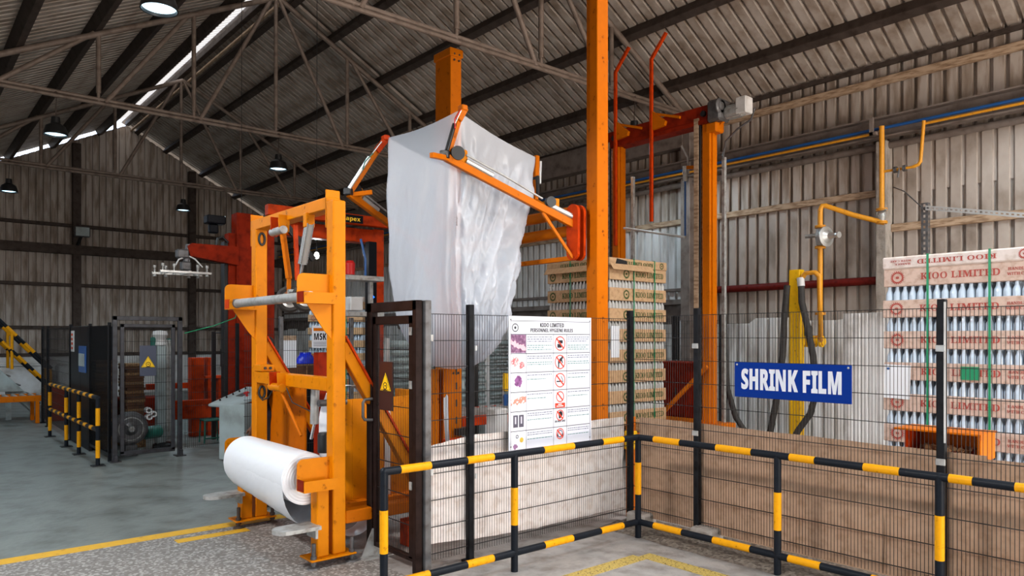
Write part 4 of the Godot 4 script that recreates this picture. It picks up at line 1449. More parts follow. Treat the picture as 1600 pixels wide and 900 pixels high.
func build_hood_machine() -> void:
	var s := thing("film_hood_machine", "orange film hood machine whose two columns carry arms stretching the plastic bag", "machine", Vector3(5.7, 0, -6.6))
	var b := MB.new()
	b.span(5.61, 5.78, 0, 8.5, -5.31, -5.2, 0.006)
	b.span(5.66, 5.73, 0, 8.5, -5.40, -5.3)
	part("column", b, M.orange, s)
	b = MB.new()
	b.span(5.75, 5.93, 0, 5.62, -8.36, -8.0, 0.006)
	part("column", b, M.orange, s)
	b = MB.new()
	b.span(5.73, 5.95, 5.55, 5.66, -8.38, -7.98, 0.01)
	part("column_head", b, M.orange, s)
	for q in [[5.80, 5.58], [5.88, 5.58], [5.80, 5.50], [5.88, 5.50]]:
		b = MB.new()
		b.tube([Vector3(q[0], q[1], -7.99), Vector3(q[0], q[1], -7.975)], 0.014, 6)
		part("bolt", b, M.steel_dark, s)
	# carriage between the columns
	for y in [3.10, 2.90]:
		b = MB.new()
		b.tube([Vector3(5.58, y, -5.45), Vector3(5.62, y, -8.0)], 0.06, 14)
		part("carriage_tube", b, M.orange, s)
	b = MB.new()
	b.bar(Vector3(5.55, 2.60, -5.45), Vector3(5.55, 2.60, -8.0), 0.05, 0.05, 0.004)
	part("carriage_tube", b, M.orange, s)
	for z in [-5.42, -8.0]:
		for dx in [-0.06, 0.03]:
			b = MB.new()
			var p := PackedVector2Array()
			for i in 20:
				var a := TAU * i / 20.0
				p.append(Vector2(cos(a) * 0.085, (0.21 if sin(a) > 0 else -0.21) + sin(a) * 0.085))
			b.prism(p, 0.035, Transform3D(Basis(Vector3(0, 0, -1), Vector3.UP, Vector3.RIGHT), Vector3(5.52 + dx, 2.86, z)))
			part("pivot_plate", b, M.orange_red, s)
	# near and far arm with crossbar, upright gripper, pulleys, air cylinder, belt
	var arms := [
		[Vector3(5.52, 2.93, -5.42), Vector3(4.15, 3.52, -5.86), Vector3(4.36, 4.02, -5.88), Vector3(-0.22, -0.03, 0.08)],
		[Vector3(5.52, 2.80, -8.02), Vector3(3.93, 3.37, -7.42), Vector3(4.26, 3.98, -7.20), Vector3(0.24, 0.03, 0.10)],
	]
	for i in 2:
		var a: Array = arms[i]
		var root: Vector3 = a[0]
		var tip: Vector3 = a[1]
		var d := (tip - root).normalized()
		b = MB.new()
		b.bar(root, tip, 0.06, 0.075, 0.005)
		var arm := part("arm", b, M.orange, s)
		b = MB.new()
		b.bar(tip - d * 0.03, tip + (a[3] as Vector3), 0.05, 0.05, 0.004)
		part("guide_stub", b, M.orange, arm)
		b = MB.new()
		b.box(tip + Vector3(0, 0.02, 0.0), Vector3(0.10, 0.08, 0.09), 0.008, Basis(Vector3.UP, 0.6))
		part("joint_block", b, M.black, arm)
		var up := ((a[2] as Vector3) - tip).normalized()
		b = MB.new()
		b.bar(tip + Vector3(0.03, 0.03, 0), a[2], 0.045, 0.05, 0.004, Vector3(0, 0, 1))
		part("upright", b, M.orange, s)
		b = MB.new()
		b.tube([tip + Vector3(-0.02, 0.05, 0.05), tip.lerp(a[2], 0.62) + Vector3(-0.05, 0.02, 0.05)], 0.022, 10)
		part("air_cylinder", b, M.black if i == 0 else M.alu, s)
		b = MB.new()
		b.tube([tip.lerp(a[2], 0.6) + Vector3(-0.05, 0.02, 0.05), tip.lerp(a[2], 0.92) + Vector3(-0.03, 0.02, 0.05)], 0.009, 8)
		part("piston_rod", b, M.chrome, s)
		b = MB.new()
		b.bar(tip.lerp(a[2], 0.78) + Vector3(-0.02, 0, 0.03), (a[2] as Vector3) + Vector3(0.02, 0.03, 0.03), 0.07, 0.05, 0.006, Vector3(0, 0, 1))
		b.box((a[2] as Vector3) + Vector3(0, 0.02, 0.02), Vector3(0.07, 0.06, 0.09), 0.01)
		part("film_gripper", b, M.orange_red if i == 1 else M.orange, s)
		b = MB.new()
		b.tube([tip + up * 0.3 + Vector3(-0.05, 0, 0.08), tip + up * 0.40 + Vector3(-0.09, 0, 0.08), tip + up * 0.52 + Vector3(-0.06, 0, 0.08)], 0.006, 6)
		part("air_hose", b, M.red if i == 0 else M.teal, s)
		var p0 := tip - d * 0.12 + Vector3(0, 0.09, 0.02)
		var p1 := root + d * 0.34 + Vector3(0, 0.10, 0.02)
		for q in [p0, p1]:
			b = MB.new()
			b.box(q - d * 0.05 + Vector3(0, -0.02, -0.02), Vector3(0.14, 0.17, 0.03), 0.012, Basis(d.cross(Vector3.UP).cross(Vector3.UP).normalized(), Vector3.UP, d.cross(Vector3.UP).normalized() * -1.0))
			part("pulley_plate", b, M.yellow_orange, s)
			pulley(q, d.cross(Vector3.UP), 0.07 if q == p0 else 0.055, s)
		b = MB.new()
		b.tube([p0 - d * 0.1 + Vector3(0, 0.03, 0), p0.lerp(p1, 0.5) + Vector3(0, 0.02, 0), p1 + d * 0.1 + Vector3(0, -0.01, 0)], 0.011, 8)
		part("belt", b, M.galv, s)
		b = MB.new()
		b.tube([root + d * 0.05 + Vector3(0, 0.08, 0), root + d * 0.36 + Vector3(0, 0.07, 0)], 0.032, 12)
		part("air_cylinder", b, M.alu, s)
		b = MB.new()
		b.tube([tip - d * 0.22 + Vector3(0, 0.06, 0.02), tip - d * 0.52 + Vector3(0, 0.055, 0.02)], 0.028, 12)
		part("air_cylinder", b, M.alu, s)
		b = MB.new()
		b.bar(root - Vector3(0.05, 0.34, 0), root + d * 0.42 - Vector3(0, 0.04, 0), 0.03, 0.03, 0.003)
		part("strut", b, M.orange, s)
	b = MB.new()
	b.bar(Vector3(5.42, 3.22, -5.95), Vector3(5.44, 3.76, -5.95), 0.05, 0.05, 0.004)
	b.bar(Vector3(5.42, 3.26, -5.95), Vector3(5.30, 3.05, -5.52), 0.05, 0.05, 0.004)
	part("upright", b, M.orange, s)
	b = MB.new()
	b.tube([Vector3(5.47, 3.45, -5.93), Vector3(5.48, 3.70, -5.93)], 0.018, 8)
	part("air_cylinder", b, M.alu, s)
	b = MB.new()
	b.box(Vector3(5.42, 3.42, -5.94), Vector3(0.03, 0.22, 0.10), 0.008)
	part("film_gripper", b, M.black, s)

func build_bag() -> void:
	var f := FastNoiseLite.new()
	f.seed = 3
	f.frequency = 1.0
	var corner := [Vector3(4.33, 4.02, -5.90), Vector3(5.42, 3.74, -5.94), Vector3(5.40, 3.72, -7.1), Vector3(4.27, 4.00, -7.14)]
	var rows := []
	var nu := 200
	var nv := 110
	for j in nv + 1:
		var w := pow(j / float(nv), 0.9)
		var row := PackedVector3Array()
		for i in nu:
			var t := 4.0 * i / nu
			var k := int(t)
			var a: Vector3 = corner[k]
			var b: Vector3 = corner[(k + 1) % 4]
			var u := t - k
			var p := a.lerp(b, u)
			var top := p.y - 0.10 * sin(u * PI) * (0.35 if k % 2 else 0.3)   # the film sags between the grippers
			var cx := 4.86
			var cz := -6.52
			var y := lerpf(top, 1.41, w)
			# below the grippers the tube hangs in, more on the right
			var g := smoothstep(3.9, 1.9, y)
			var x := lerpf(p.x, 4.27 + (p.x - 4.27) * 0.74, g)
			var z := lerpf(p.z, cz + (p.z - cz) * 0.94, g)
			cx = lerpf(4.85, 4.70, g)
			# rounded closed end
			var low := clampf((2.02 - y) / 0.61, 0.0, 1.0)
			var s := sqrt(maxf(1.0 - low * low, 0.0)) * 0.93 + 0.07
			# soften the square into an oval further down
			var ang := atan2(z - cz, x - cx)
			var oval := Vector2(cx + 0.48 * cos(ang), cz + 0.64 * sin(ang))
			var ov := 0.8 * smoothstep(2.5, 1.6, y)
			x = lerpf(x, oval.x, ov)
			z = lerpf(z, oval.y, ov)
			x = cx + (x - cx) * s
			z = cz + (z - cz) * s
			# folds: long vertical pleats, diagonal pulls from the grippers, fine crumple
			var out := Vector3(x - cx, 0, z - cz).normalized()
			var amp := smoothstep(0.0, 0.25, w)
			var right := 1.0 if k == 0 or k == 1 else 0.22
			var pleat := f.get_noise_2d(t * 3.0, y * 0.4) * 0.10 * right + (1.0 - absf(f.get_noise_2d(t * 6.0 + y * 1.6, y * 0.6)) * 2.0) * 0.016 * right
			var diag := f.get_noise_2d(u * 5.0 + (4.0 - y) * 1.6, (4.0 - y) * 0.7 - u * 1.2 + k * 7.0) * 0.09 * right
			var fine := f.get_noise_3d(x * 9.0, y * 5.0, z * 9.0) * 0.004 * right + absf(f.get_noise_3d(x * 12.0, y * 7.0 + 5.0, z * 12.0)) * 0.005 * right
			var near_c := exp(-pow(minf(t, 4.0 - t) / 0.16, 2.0))
			var crease := near_c * 0.05 * sin(minf(t, 4.0 - t) * 40.0 + y) * amp
			var q := Vector3(x, y, z) + out * ((pleat + diag) * amp + fine * (0.3 + amp) + crease) * (0.3 + 0.7 * s)
			row.push_back(q)
		rows.append(row)
	var b := MB.new()
	b.grid(rows, true)
	var o := single("plastic_bag", b, M.bag_film, Vector3(4.85, 1.41, -6.52), "large milky plastic film bag stretched open by the orange arms", "plastic film")
	o.cast_shadow = GeometryInstance3D.SHADOW_CASTING_SETTING_ON

func build_gantry() -> void:
	var s := thing("lifting_gantry", "orange lifting gantry with red cross beam and gear motor near the right wall", "machine", Vector3(8.7, 0, -6.75))
	var b: MB
	for z in [-5.92, -7.58]:
		b = MB.new()
		b.span(8.62, 8.80, 0, 4.72, z - 0.09, z + 0.03, 0.006)
		b.span(8.66, 8.72, 0, 4.72, z + 0.03, z + 0.05)
		part("column", b, M.orange, s)
		b = MB.new()
		b.span(8.60, 8.70, 0.6, 4.82, z - 0.22, z - 0.14, 0.004)
		part("guide_strip", b, M.timber, s)
		b = MB.new()
		b.span(8.605, 8.62, 0.6, 4.72, z - 0.14, z - 0.11, 0.002)
		part("chain", b, M.black, s)
		b = MB.new()
		b.span(8.95, 9.0, 0.5, 4.3, z + 0.0, z + 0.05, 0.003)
		part("cable_duct", b, M.galv, s)
	b = MB.new()
	b.span(8.62, 8.80, 4.78, 4.98, -7.85, -5.86, 0.008)
	b.span(8.60, 8.82, 4.72, 4.78, -7.70, -5.86)
	part("cross_beam", b, M.red_dark, s)
	for z in [-5.98, -7.62]:
		b = MB.new()
		b.lathe([Vector2(0, -0.02), Vector2(0.04, -0.02), Vector2(0.04, 0.02), Vector2(0, 0.02)], 14, Transform3D(Basis(Vector3(0, 0, 1), PI / 2), Vector3(8.6, 4.86, z)))
		part("sprocket", b, M.black, s)
	# gear motor
	b = MB.new()
	b.box(Vector3(8.68, 4.86, -5.79), Vector3(0.26, 0.30, 0.22), 0.03)
	b.lathe([Vector2(0.0, 0.02), Vector2(0.11, 0.02), Vector2(0.11, 0.0), Vector2(0.09, -0.02), Vector2(0.055, -0.02), Vector2(0.05, 0.0)], 20, Transform3D(Basis(Vector3.RIGHT, -PI / 2), Vector3(8.60, 4.90, -5.70)))
	var gm := part("gear_motor", b, M.galv_dark, s)
	b = MB.new()
	b.lathe([Vector2(0, 0), Vector2(0.085, 0), Vector2(0.09, 0.02), Vector2(0.09, 0.24), Vector2(0.075, 0.27), Vector2(0, 0.27)], 20, Transform3D(Basis(Vector3.RIGHT, PI / 2), Vector3(8.72, 4.82, -5.68)))
	for k in 14:
		var a := TAU * k / 14.0
		b.bar(Vector3(8.72 + 0.095 * cos(a), 4.82 + 0.095 * sin(a), -5.66), Vector3(8.72 + 0.095 * cos(a), 4.82 + 0.095 * sin(a), -5.46), 0.006, 0.012)
	part("motor_body", b, M.galv, gm)
	b = MB.new()
	b.box(Vector3(8.72, 4.86, -5.42), Vector3(0.18, 0.22, 0.16), 0.012)
	part("terminal_box", b, M.white_paint, gm)
	b = MB.new()
	b.box(Vector3(8.70, 4.65, -5.86), Vector3(0.2, 0.14, 0.18), 0.02)
	b.bar(Vector3(8.7, 4.6, -5.88), Vector3(8.7, 4.74, -5.72), 0.05, 0.05)
	part("motor_bracket", b, M.orange, s)
	b = MB.new()
	b.tube([Vector3(8.82, 4.83, -5.32), Vector3(8.86, 4.70, -5.40), Vector3(8.86, 4.62, -5.60), Vector3(8.9, 4.5, -5.82), Vector3(8.95, 4.28, -5.9)], 0.014, 8)
	part("cable", b, M.galv_dark, s)
	# bent guide rods and their gussets
	for q in [[-7.57, 5.88, 3.18], [-6.87, 5.88, 3.47]]:
		b = MB.new()
		b.bar(Vector3(8.58, q[2], q[0]), Vector3(8.58, q[1], q[0]), 0.045, 0.045, 0.004, Vector3.RIGHT)
		b.bar(Vector3(8.58, q[1] - 0.01, q[0]), Vector3(8.62, q[1] + 0.32, q[0] + 0.24), 0.045, 0.045, 0.004, Vector3.RIGHT)
		part("guide_rod", b, M.orange_red, s)
		b = MB.new()
		b.prism(PackedVector2Array([Vector2(0, 0.12), Vector2(0.24, -0.08), Vector2(0.22, -0.14), Vector2(0, -0.16)]), 0.05, Transform3D(NX, Vector3(8.62, 4.98, q[0] + 0.02)))
		b.bar(Vector3(8.6, 5.06, q[0] + 0.03), Vector3(8.6, 4.90, q[0] + 0.5), 0.035, 0.035)
		part("rod_gusset", b, M.orange, s)
	# air line: blue drop and white cross pipe, valve on a short bracket
	b = MB.new()
	b.tube([Vector3(8.72, 4.02, -6.37), Vector3(8.72, 3.22, -6.37)], 0.014, 8)
	part("air_drop", b, M.blue, s)
	b = MB.new()
	b.tube([Vector3(8.72, 3.46, -7.52), Vector3(8.72, 3.20, -6.37)], 0.018, 8)
	part("air_pipe", b, M.white_paint, s)
	b = MB.new()
	b.tube([Vector3(8.72, 4.0, -6.37), Vector3(8.72, 4.22, -6.37)], 0.035, 10)
	b.tube([Vector3(8.70, 4.52, -6.42), Vector3(8.72, 4.34, -6.33), Vector3(8.72, 4.1, -6.31)], 0.014, 8)
	part("valve", b, M.galv, s)
	b = MB.new()
	b.bar(Vector3(8.72, 4.2, -6.37), Vector3(8.72, 4.16, -6.1), 0.03, 0.05, 0.003)
	part("valve_bracket", b, M.orange, s)
	# base table
	b = MB.new()
	b.span(8.5, 9.05, 0.42, 0.56, -7.8, -5.75, 0.01)
	part("base_table", b, M.orange, s)
	b = MB.new()
	b.span(8.5, 8.95, 0.0, 0.42, -6.05, -5.75, 0.01)
	part("base_foot", b, M.yellow, s)
	b = MB.new()
	b.bar(Vector3(8.55, 1.36, -5.88), Vector3(8.55, 0.56, -6.75), 0.05, 0.05, 0.004)
	part("brace", b, M.orange, s)
	# dark red cabinet beside it
	b = MB.new()
	b.span(9.06, 9.45, 0.0, 1.39, -7.15, -6.35, 0.015)
	var c := single("red_cabinet", b, M.red_dark, Vector3(9.18, 0, -6.75), "dark red machine cabinet behind the orange brace of the lifting gantry", "cabinet")
	b = MB.new()
	b.span(9.05, 9.06, 0.55, 1.25, -7.05, -6.75, 0.003)
	part("door", b, M.red_dark, c)
	b = MB.new()
	b.span(9.04, 9.055, 0.9, 1.0, -6.79, -6.77, 0.002)
	part("handle", b, M.black, c)
	# rear black fence frame
	fence("black mesh fence behind the lifting gantry, near the wall", [Vector3(9.6, 0, -7.5), Vector3(9.6, 0, -6.32)], [Vector3(9.6, 0, -7.2), Vector3(9.6, 0, -6.32)], 0.1, 2.02, 2.1, "fence_post", 0.05, 0.2, "wire", 0.09)

# ---- pallets of bottles --------------------------------------------------------------
var bottle_mesh: ArrayMesh
var bottle_body: ArrayMesh

func make_bottle(n: int) -> ArrayMesh:
	var b := MB.new()
	b.lathe([Vector2(0, 0.001), Vector2(0.028, 0.0), Vector2(0.031, 0.006), Vector2(0.031, 0.125), Vector2(0.028, 0.142), Vector2(0.018, 0.165), Vector2(0.0135, 0.185), Vector2(0.0135, 0.19), Vector2(0.0155, 0.193), Vector2(0.0155, 0.202), Vector2(0.0, 0.202)], n)
	return b.mesh()

func pallet_stack(label: String, at: Vector3, turn: float, o: Dictionary) -> Node3D:
	# local frame: front face +Z, left face -X; width along x, depth along z
	var s := thing("bottle_pallet", label, "pallet stack", at)
	s.rotation.y = turn
	var w: float = o.w
	var d: float = o.d
	var n: int = o.layers
	var pitch := 0.277
	var th: float = o.tray_h
	var base: float = o.base
	var b := MB.new()
	if base > 0.0:
		for x in [-0.45, -0.225, 0.0, 0.225, 0.45]:
			b.box(Vector3(x * w, base - 0.012, 0), Vector3(0.1, 0.022, d), 0.003)
		for x in [-0.42, 0.0, 0.42]:
			b.box(Vector3(x * w, base - 0.07, 0), Vector3(0.1, 0.09, d * 0.98), 0.004)
		for z in [-0.42, 0.0, 0.42]:
			b.box(Vector3(0, base - 0.125, z * d), Vector3(w, 0.02, 0.1), 0.003)
		put("pallet", b.mesh(), M.wood, s)
	var fx := Transform3D(Basis(), Vector3(0, 0, d * 0.5))
	var lx := Transform3D(Basis(Vector3(0, 0, 1), Vector3.UP, Vector3(-1, 0, 0)), Vector3(-w * 0.5, 0, 0))
	var rng := RandomNumberGenerator.new()
	rng.seed = int(at.x * 100)
	for k in n:
		var y := base + pitch * k
		var j := Vector3(rng.randf_range(-0.008, 0.008), 0, rng.randf_range(-0.008, 0.008))
		b = MB.new()
		b.box(Vector3(0, y + th * 0.5, 0) + j, Vector3(w, th, d), 0.006)
		var tr := put("tray", b.mesh(), M[o.tray], s)
		var faces := [[fx, w]] if not o.left else [[fx, w], [lx, d]]
		for fc in faces:
			var xf: Transform3D = fc[0]
			var fw: float = fc[1]
			xf.origin += j
			print_face(tr, xf, fw, y + th * 0.5, th, M[o.ink], o.small, false, o.get("shift", 0.0) if fc == faces[0] else 0.0)
		# bottles of this layer: the outer row one by one, the rest behind it
		var y0 := y + th - 0.081
		if o.bottles:
			var cnt := int(w / 0.066)
			for i in cnt:
				var p := Vector3(-w * 0.5 + 0.045 + (w - 0.09) * i / (cnt - 1), y0, d * 0.5 - 0.042)
				put("bottle", bottle_mesh, M[o.glass], s, Transform3D(Basis(), p + j))
			if o.left:
				var cl := int(d / 0.066)
				for i in range(0, cl - 1):
					var p := Vector3(-w * 0.5 + 0.042, y0, -d * 0.5 + 0.045 + (d - 0.09) * i / (cl - 1))
					put("bottle", bottle_mesh, M[o.glass], s, Transform3D(Basis(), p + j))
		var mm := MultiMesh.new()
		mm.transform_format = MultiMesh.TRANSFORM_3D
		mm.mesh = bottle_mesh
		var nx := int(w / 0.066)
		var nz := int(d / 0.066)
		var spots: Array[Vector3] = []
		for iz in range(0, nz - 1):
			for ix in range(1 if o.left else 0, nx):
				spots.append(Vector3(-w * 0.5 + 0.045 + (w - 0.09) * ix / (nx - 1), y0, -d * 0.5 + 0.045 + (d - 0.09) * iz / (nz - 1)) + j)
		mm.instance_count = spots.size()
		for q in spots.size():
			mm.set_instance_transform(q, Transform3D(Basis(), spots[q]))
		var mi := MultiMeshInstance3D.new()
		mi.name = "inner_bottles"
		mi.multimesh = mm
		mi.material_override = M[o.glass]
		stuff(mi)
		s.add_child(mi, true)
	# top tray turned upside down as a lid
	var yt := base + pitch * n
	b = MB.new()
	b.box(Vector3(0, yt + th * 0.5, 0), Vector3(w, th, d), 0.006)
	var top := put("tray", b.mesh(), M[o.tray], s)
	print_face(top, fx, w, yt + th * 0.5, th, M[o.ink], o.small, false, o.get("shift", 0.0))
	if o.left:
		print_face(top, lx, d, yt + th * 0.5, th, M[o.ink], o.small, false)
	b = MB.new()
	var lid_h: float = o.lid_h
	b.box(Vector3(0, yt + th + lid_h * 0.5, 0), Vector3(w + 0.02, lid_h, d + 0.02), 0.012)
	var lid := put("lid", b.mesh(), M[o.lid], s)
	var fl := fx
	fl.origin.z += 0.011
	print_face(lid, fl, w, yt + th + lid_h * 0.5, lid_h, M[o.ink], o.small, true)
	if o.left:
		var ll := lx
		ll.origin.x -= 0.011
		print_face(lid, ll, d, yt + th + lid_h * 0.5, lid_h, M[o.ink], o.small, true)
	# straps
	for q in o.straps:
		b = MB.new()
		var y1 := yt + th + lid_h + 0.004
		b.box(Vector3(q * w, (base + y1) * 0.5, d * 0.5 + 0.014), Vector3(0.018, y1 - base, 0.003))
		b.box(Vector3(q * w, y1, 0), Vector3(0.018, 0.003, d + 0.03))
		put("strap", b.mesh(), M.strap_green, s)
		if o.left:
			b = MB.new()
			b.box(Vector3(-w * 0.5 - 0.014, (base + y1) * 0.5, q * d), Vector3(0.003, y1 - base, 0.018))
			put("strap", b.mesh(), M.strap_green, s)
	return s

func print_face(tr: Node, xf: Transform3D, w: float, y: float, h: float, m: Material, small: bool, upside: bool, shift := 0.0) -> void:
	var turn := Basis(Vector3(0, 0, 1), PI) if upside else Basis()
	var sx := -1.0 if upside else 1.0
	var lh := h * (0.34 if small else 0.40)
	var at := Transform3D(xf.basis * turn, xf * Vector3(sx * (-0.02 if small else 0.03) * w, y, 0.003))
	var t := TextMesh.new()
	var put_words := func(txt: String, height: float, width: float, x: float, dy: float) -> void:
		var a := at
		a.origin = xf * Vector3(sx * x * w, y + dy * sx, 0.003)
		var tm := TextMesh.new()
		tm.text = txt
		tm.font = serif_bold
		tm.font_size = 32
		tm.curve_step = 4.0
		tm.depth = 0.001
		tm.pixel_size = height / (32.0 * 0.714)
		a.basis = a.basis.scaled_local(Vector3(width / maxf(tm.get_aabb().size.x, 0.001), 1, 1))
		put("print", tm, m, tr, a)
	put_words.call("KIOO LIMITED", lh, w * 0.50, 0.01 + shift, 0.0)
	if small:
		put_words.call("HANDLE", lh * 0.42, w * 0.11, 0.36, lh * 0.36)
		put_words.call("WITH CARE", lh * 0.42, w * 0.15, 0.375, -lh * 0.40)
	# round gear emblem at the left
	var b := MB.new()
	var c := Vector3(sx * (-0.40 + shift) * w, y, 0.004)
	var r := h * 0.34
	for i in 22:
		var a := TAU * i / 22.0
		b.box(xf * (c + Vector3(cos(a) * r, sin(a) * r, 0)), Vector3(r * 0.22, r * 0.13, 0.001), 0.0, xf.basis * Basis(Vector3(0, 0, 1), a))
	var ring := []
	for i in 23:
		var a := TAU * i / 22.0
		ring.append([xf * (c + Vector3(cos(a) * r * 0.72, sin(a) * r * 0.72, 0)), xf * (c + Vector3(cos(a) * r * 0.92, sin(a) * r * 0.92, 0))])
	for i in 22:
		b.quad(ring[i][0], ring[i + 1][0], ring[i + 1][1], ring[i][1], xf.basis.z)
	for k in [-0.18, 0.0, 0.18]:
		b.box(xf * (c + Vector3(k * r, 0, 0)), Vector3(r * 0.14, r * 0.45 - absf(k) * r * 0.4, 0.001), 0.0, xf.basis)
	put("emblem", b.mesh(), m, tr)

func build_pallets() -> void:
	bottle_mesh = make_bottle(12)
	var base := {"w": 1.2, "d": 1.2, "layers": 7, "tray_h": 0.155, "base": 0.14, "lid_h": 0.11, "tray": "tray_pink", "lid": "lid_pale", "ink": "print_red", "small": true, "left": false, "bottles": true, "glass": "glass_body", "straps": [-0.24, 0.30]}
	var p := base.duplicate()
	p.straps = [-0.19, 0.20]
	var s := pallet_stack("tall pallet of bottles with red lettering and green straps, right edge", Vector3(7.45, 0.13, -2.24), -PI / 2, p)
	# paper note and green label on its front
	var b: MB
	b = MB.new()
	b.box(Vector3(-0.475, 1.23, 0.622), Vector3(0.22, 0.30, 0.002), 0.0, Basis(Vector3(0, 0, 1), -0.03))
	var note := put("paper_note", b.mesh(), M.paper, s)
	b = MB.new()
	disc(b, Transform3D(Basis(), Vector3(-0.55, 1.345, 0.6245)), 0.012, 16)
	put("stamp", b.mesh(), M.blue, note)
	b = MB.new()
	b.box(Vector3(0.10, 1.325, 0.622), Vector3(0.14, 0.11, 0.002))
	put("green_label", b.mesh(), M.strap_green, s)
	p = base.duplicate()
	p.merge({"w": 1.2, "d": 1.2, "layers": 7, "tray_h": 0.172, "base": 0.14, "tray": "tray_kraft", "lid": "tray_kraft", "ink": "print_green", "small": false, "left": true, "glass": "glass_clear", "shift": 0.18, "lid_h": 0.12, "straps": [-0.1, 0.27]}, true)
	s = pallet_stack("pallet of bottles in brown cardboard trays with green lettering, behind the tall orange column", Vector3(7.85, 0.45, -7.1), 0.0, p)
	b = MB.new()
	b.box(Vector3(-0.5, 1.25, 0.608), Vector3(0.17, 0.42, 0.002))
	put("paper_note", b.mesh(), M.paper, s)
	# torn flap on the lid
	b = MB.new()
	b.prism(PackedVector2Array([Vector2(-0.47, 2.36), Vector2(-0.28, 2.34), Vector2(-0.22, 2.22), Vector2(-0.34, 2.27), Vector2(-0.5, 2.28)]), 0.004, Transform3D(Basis(), Vector3(0, 0, 0.612)))
	put("torn_flap", b.mesh(), M.ink, s)
	b = MB.new()
	b.box(Vector3(-0.2, 2.245, 0.66), Vector3(0.85, 0.10, 0.004), 0.0, Basis(Vector3.RIGHT, -0.6))
	b.box(Vector3(-0.66, 2.245, 0.0), Vector3(0.004, 0.10, 1.16), 0.0, Basis(Vector3(0, 0, 1), -0.6))
	put("open_flap", b.mesh(), M.tray_kraft, s)
	p = base.duplicate()
	p.merge({"layers": 7, "bottles": true, "left": false, "straps": [0.2], "tray_h": 0.15, "tray": "tray_kraft", "small": false}, true)
	pallet_stack("far pallet of bottles with red lettering seen left of the mesh gate", Vector3(7.75, 0.3, -14.9), -0.75, p)
	# roller conveyor carrying the green-lettered pallet
	conveyor("orange roller conveyor carrying the green-lettered pallet", Vector3(7.0, 0, -7.1), Vector3(8.45, 0, -7.1), 1.1, 0.45, "orange")
	conveyor("low roller conveyor carrying the tall red-lettered pallet", Vector3(7.45, 0, -2.95), Vector3(7.45, 0, -1.2), 1.1, 0.13, "orange")
	conveyor("far roller conveyor under the red-lettered pallet", Vector3(7.2, 0, -14.35), Vector3(8.3, 0, -15.4), 1.0, 0.30, "orange_red")

func conveyor(label: String, a: Vector3, b: Vector3, w: float, h: float, m: String) -> Node3D:
	var s := thing("roller_conveyor", label, "conveyor", (a + b) * 0.5)
	var d := (b - a).normalized()
	var o := d.cross(Vector3.UP)
	var l := a.distance_to(b)
	for k in [-0.5, 0.5]:
		var q := MB.new()
		q.bar(a + o * w * k + Vector3(0, h - 0.07, 0), b + o * w * k + Vector3(0, h - 0.07, 0), 0.05, 0.12, 0.006)
		part("side_rail", q, M[m], s)
		if h > 0.2:
			for t in [0.08, 0.92]:
				var g := MB.new()
				var p: Vector3 = a.lerp(b, t) + o * w * k
				g.box(Vector3(p.x, (h - 0.12) * 0.5, p.z), Vector3(0.07, h - 0.12, 0.07), 0.005)
				part("leg", g, M[m], s)
	var n := int(l / 0.14)
	for i in n:
		var c := a + d * (0.07 + (l - 0.14) * i / maxf(n - 1, 1))
		var q := MB.new()
		q.tube([c + o * (w * 0.5 - 0.03) + Vector3(0, h - 0.04, 0), c - o * (w * 0.5 - 0.03) + Vector3(0, h - 0.04, 0)], 0.04, 12)
		part("roller", q, M.galv, s)
	return s

# ---- pipes, hoses and racks along the right wall ------------------------------------
func flange(b: MB, at: Vector3, axis: Vector3, r: float) -> void:
	var y := axis.normalized()
	var x := y.cross(Vector3(0.31, 0.2, 1)).normalized()
	b.lathe([Vector2(0, -0.018), Vector2(r, -0.018), Vector2(r, -0.004), Vector2(r * 0.9, 0), Vector2(r, 0.004), Vector2(r, 0.018), Vector2(0, 0.018)], 16, Transform3D(Basis(x, y, x.cross(y)), at))

func perforated(b: MB, o: Vector3, du: Vector3, dv: Vector3, nrm: Vector3, rows: int) -> void: # strip with a row of real slots: du across, dv per slot
	for i in rows:
		var p := o + dv * i
		var cuts_u := [0.0, 0.35, 0.65, 1.0]
		var cuts_v := [0.0, 0.25, 0.75, 1.0]
		for a in 3:
			for c in 3:
				if a == 1 and c == 1:
					continue
				b.quad(p + du * cuts_u[a] + dv * cuts_v[c], p + du * cuts_u[a + 1] + dv * cuts_v[c], p + du * cuts_u[a + 1] + dv * cuts_v[c + 1], p + du * cuts_u[a] + dv * cuts_v[c + 1], nrm)

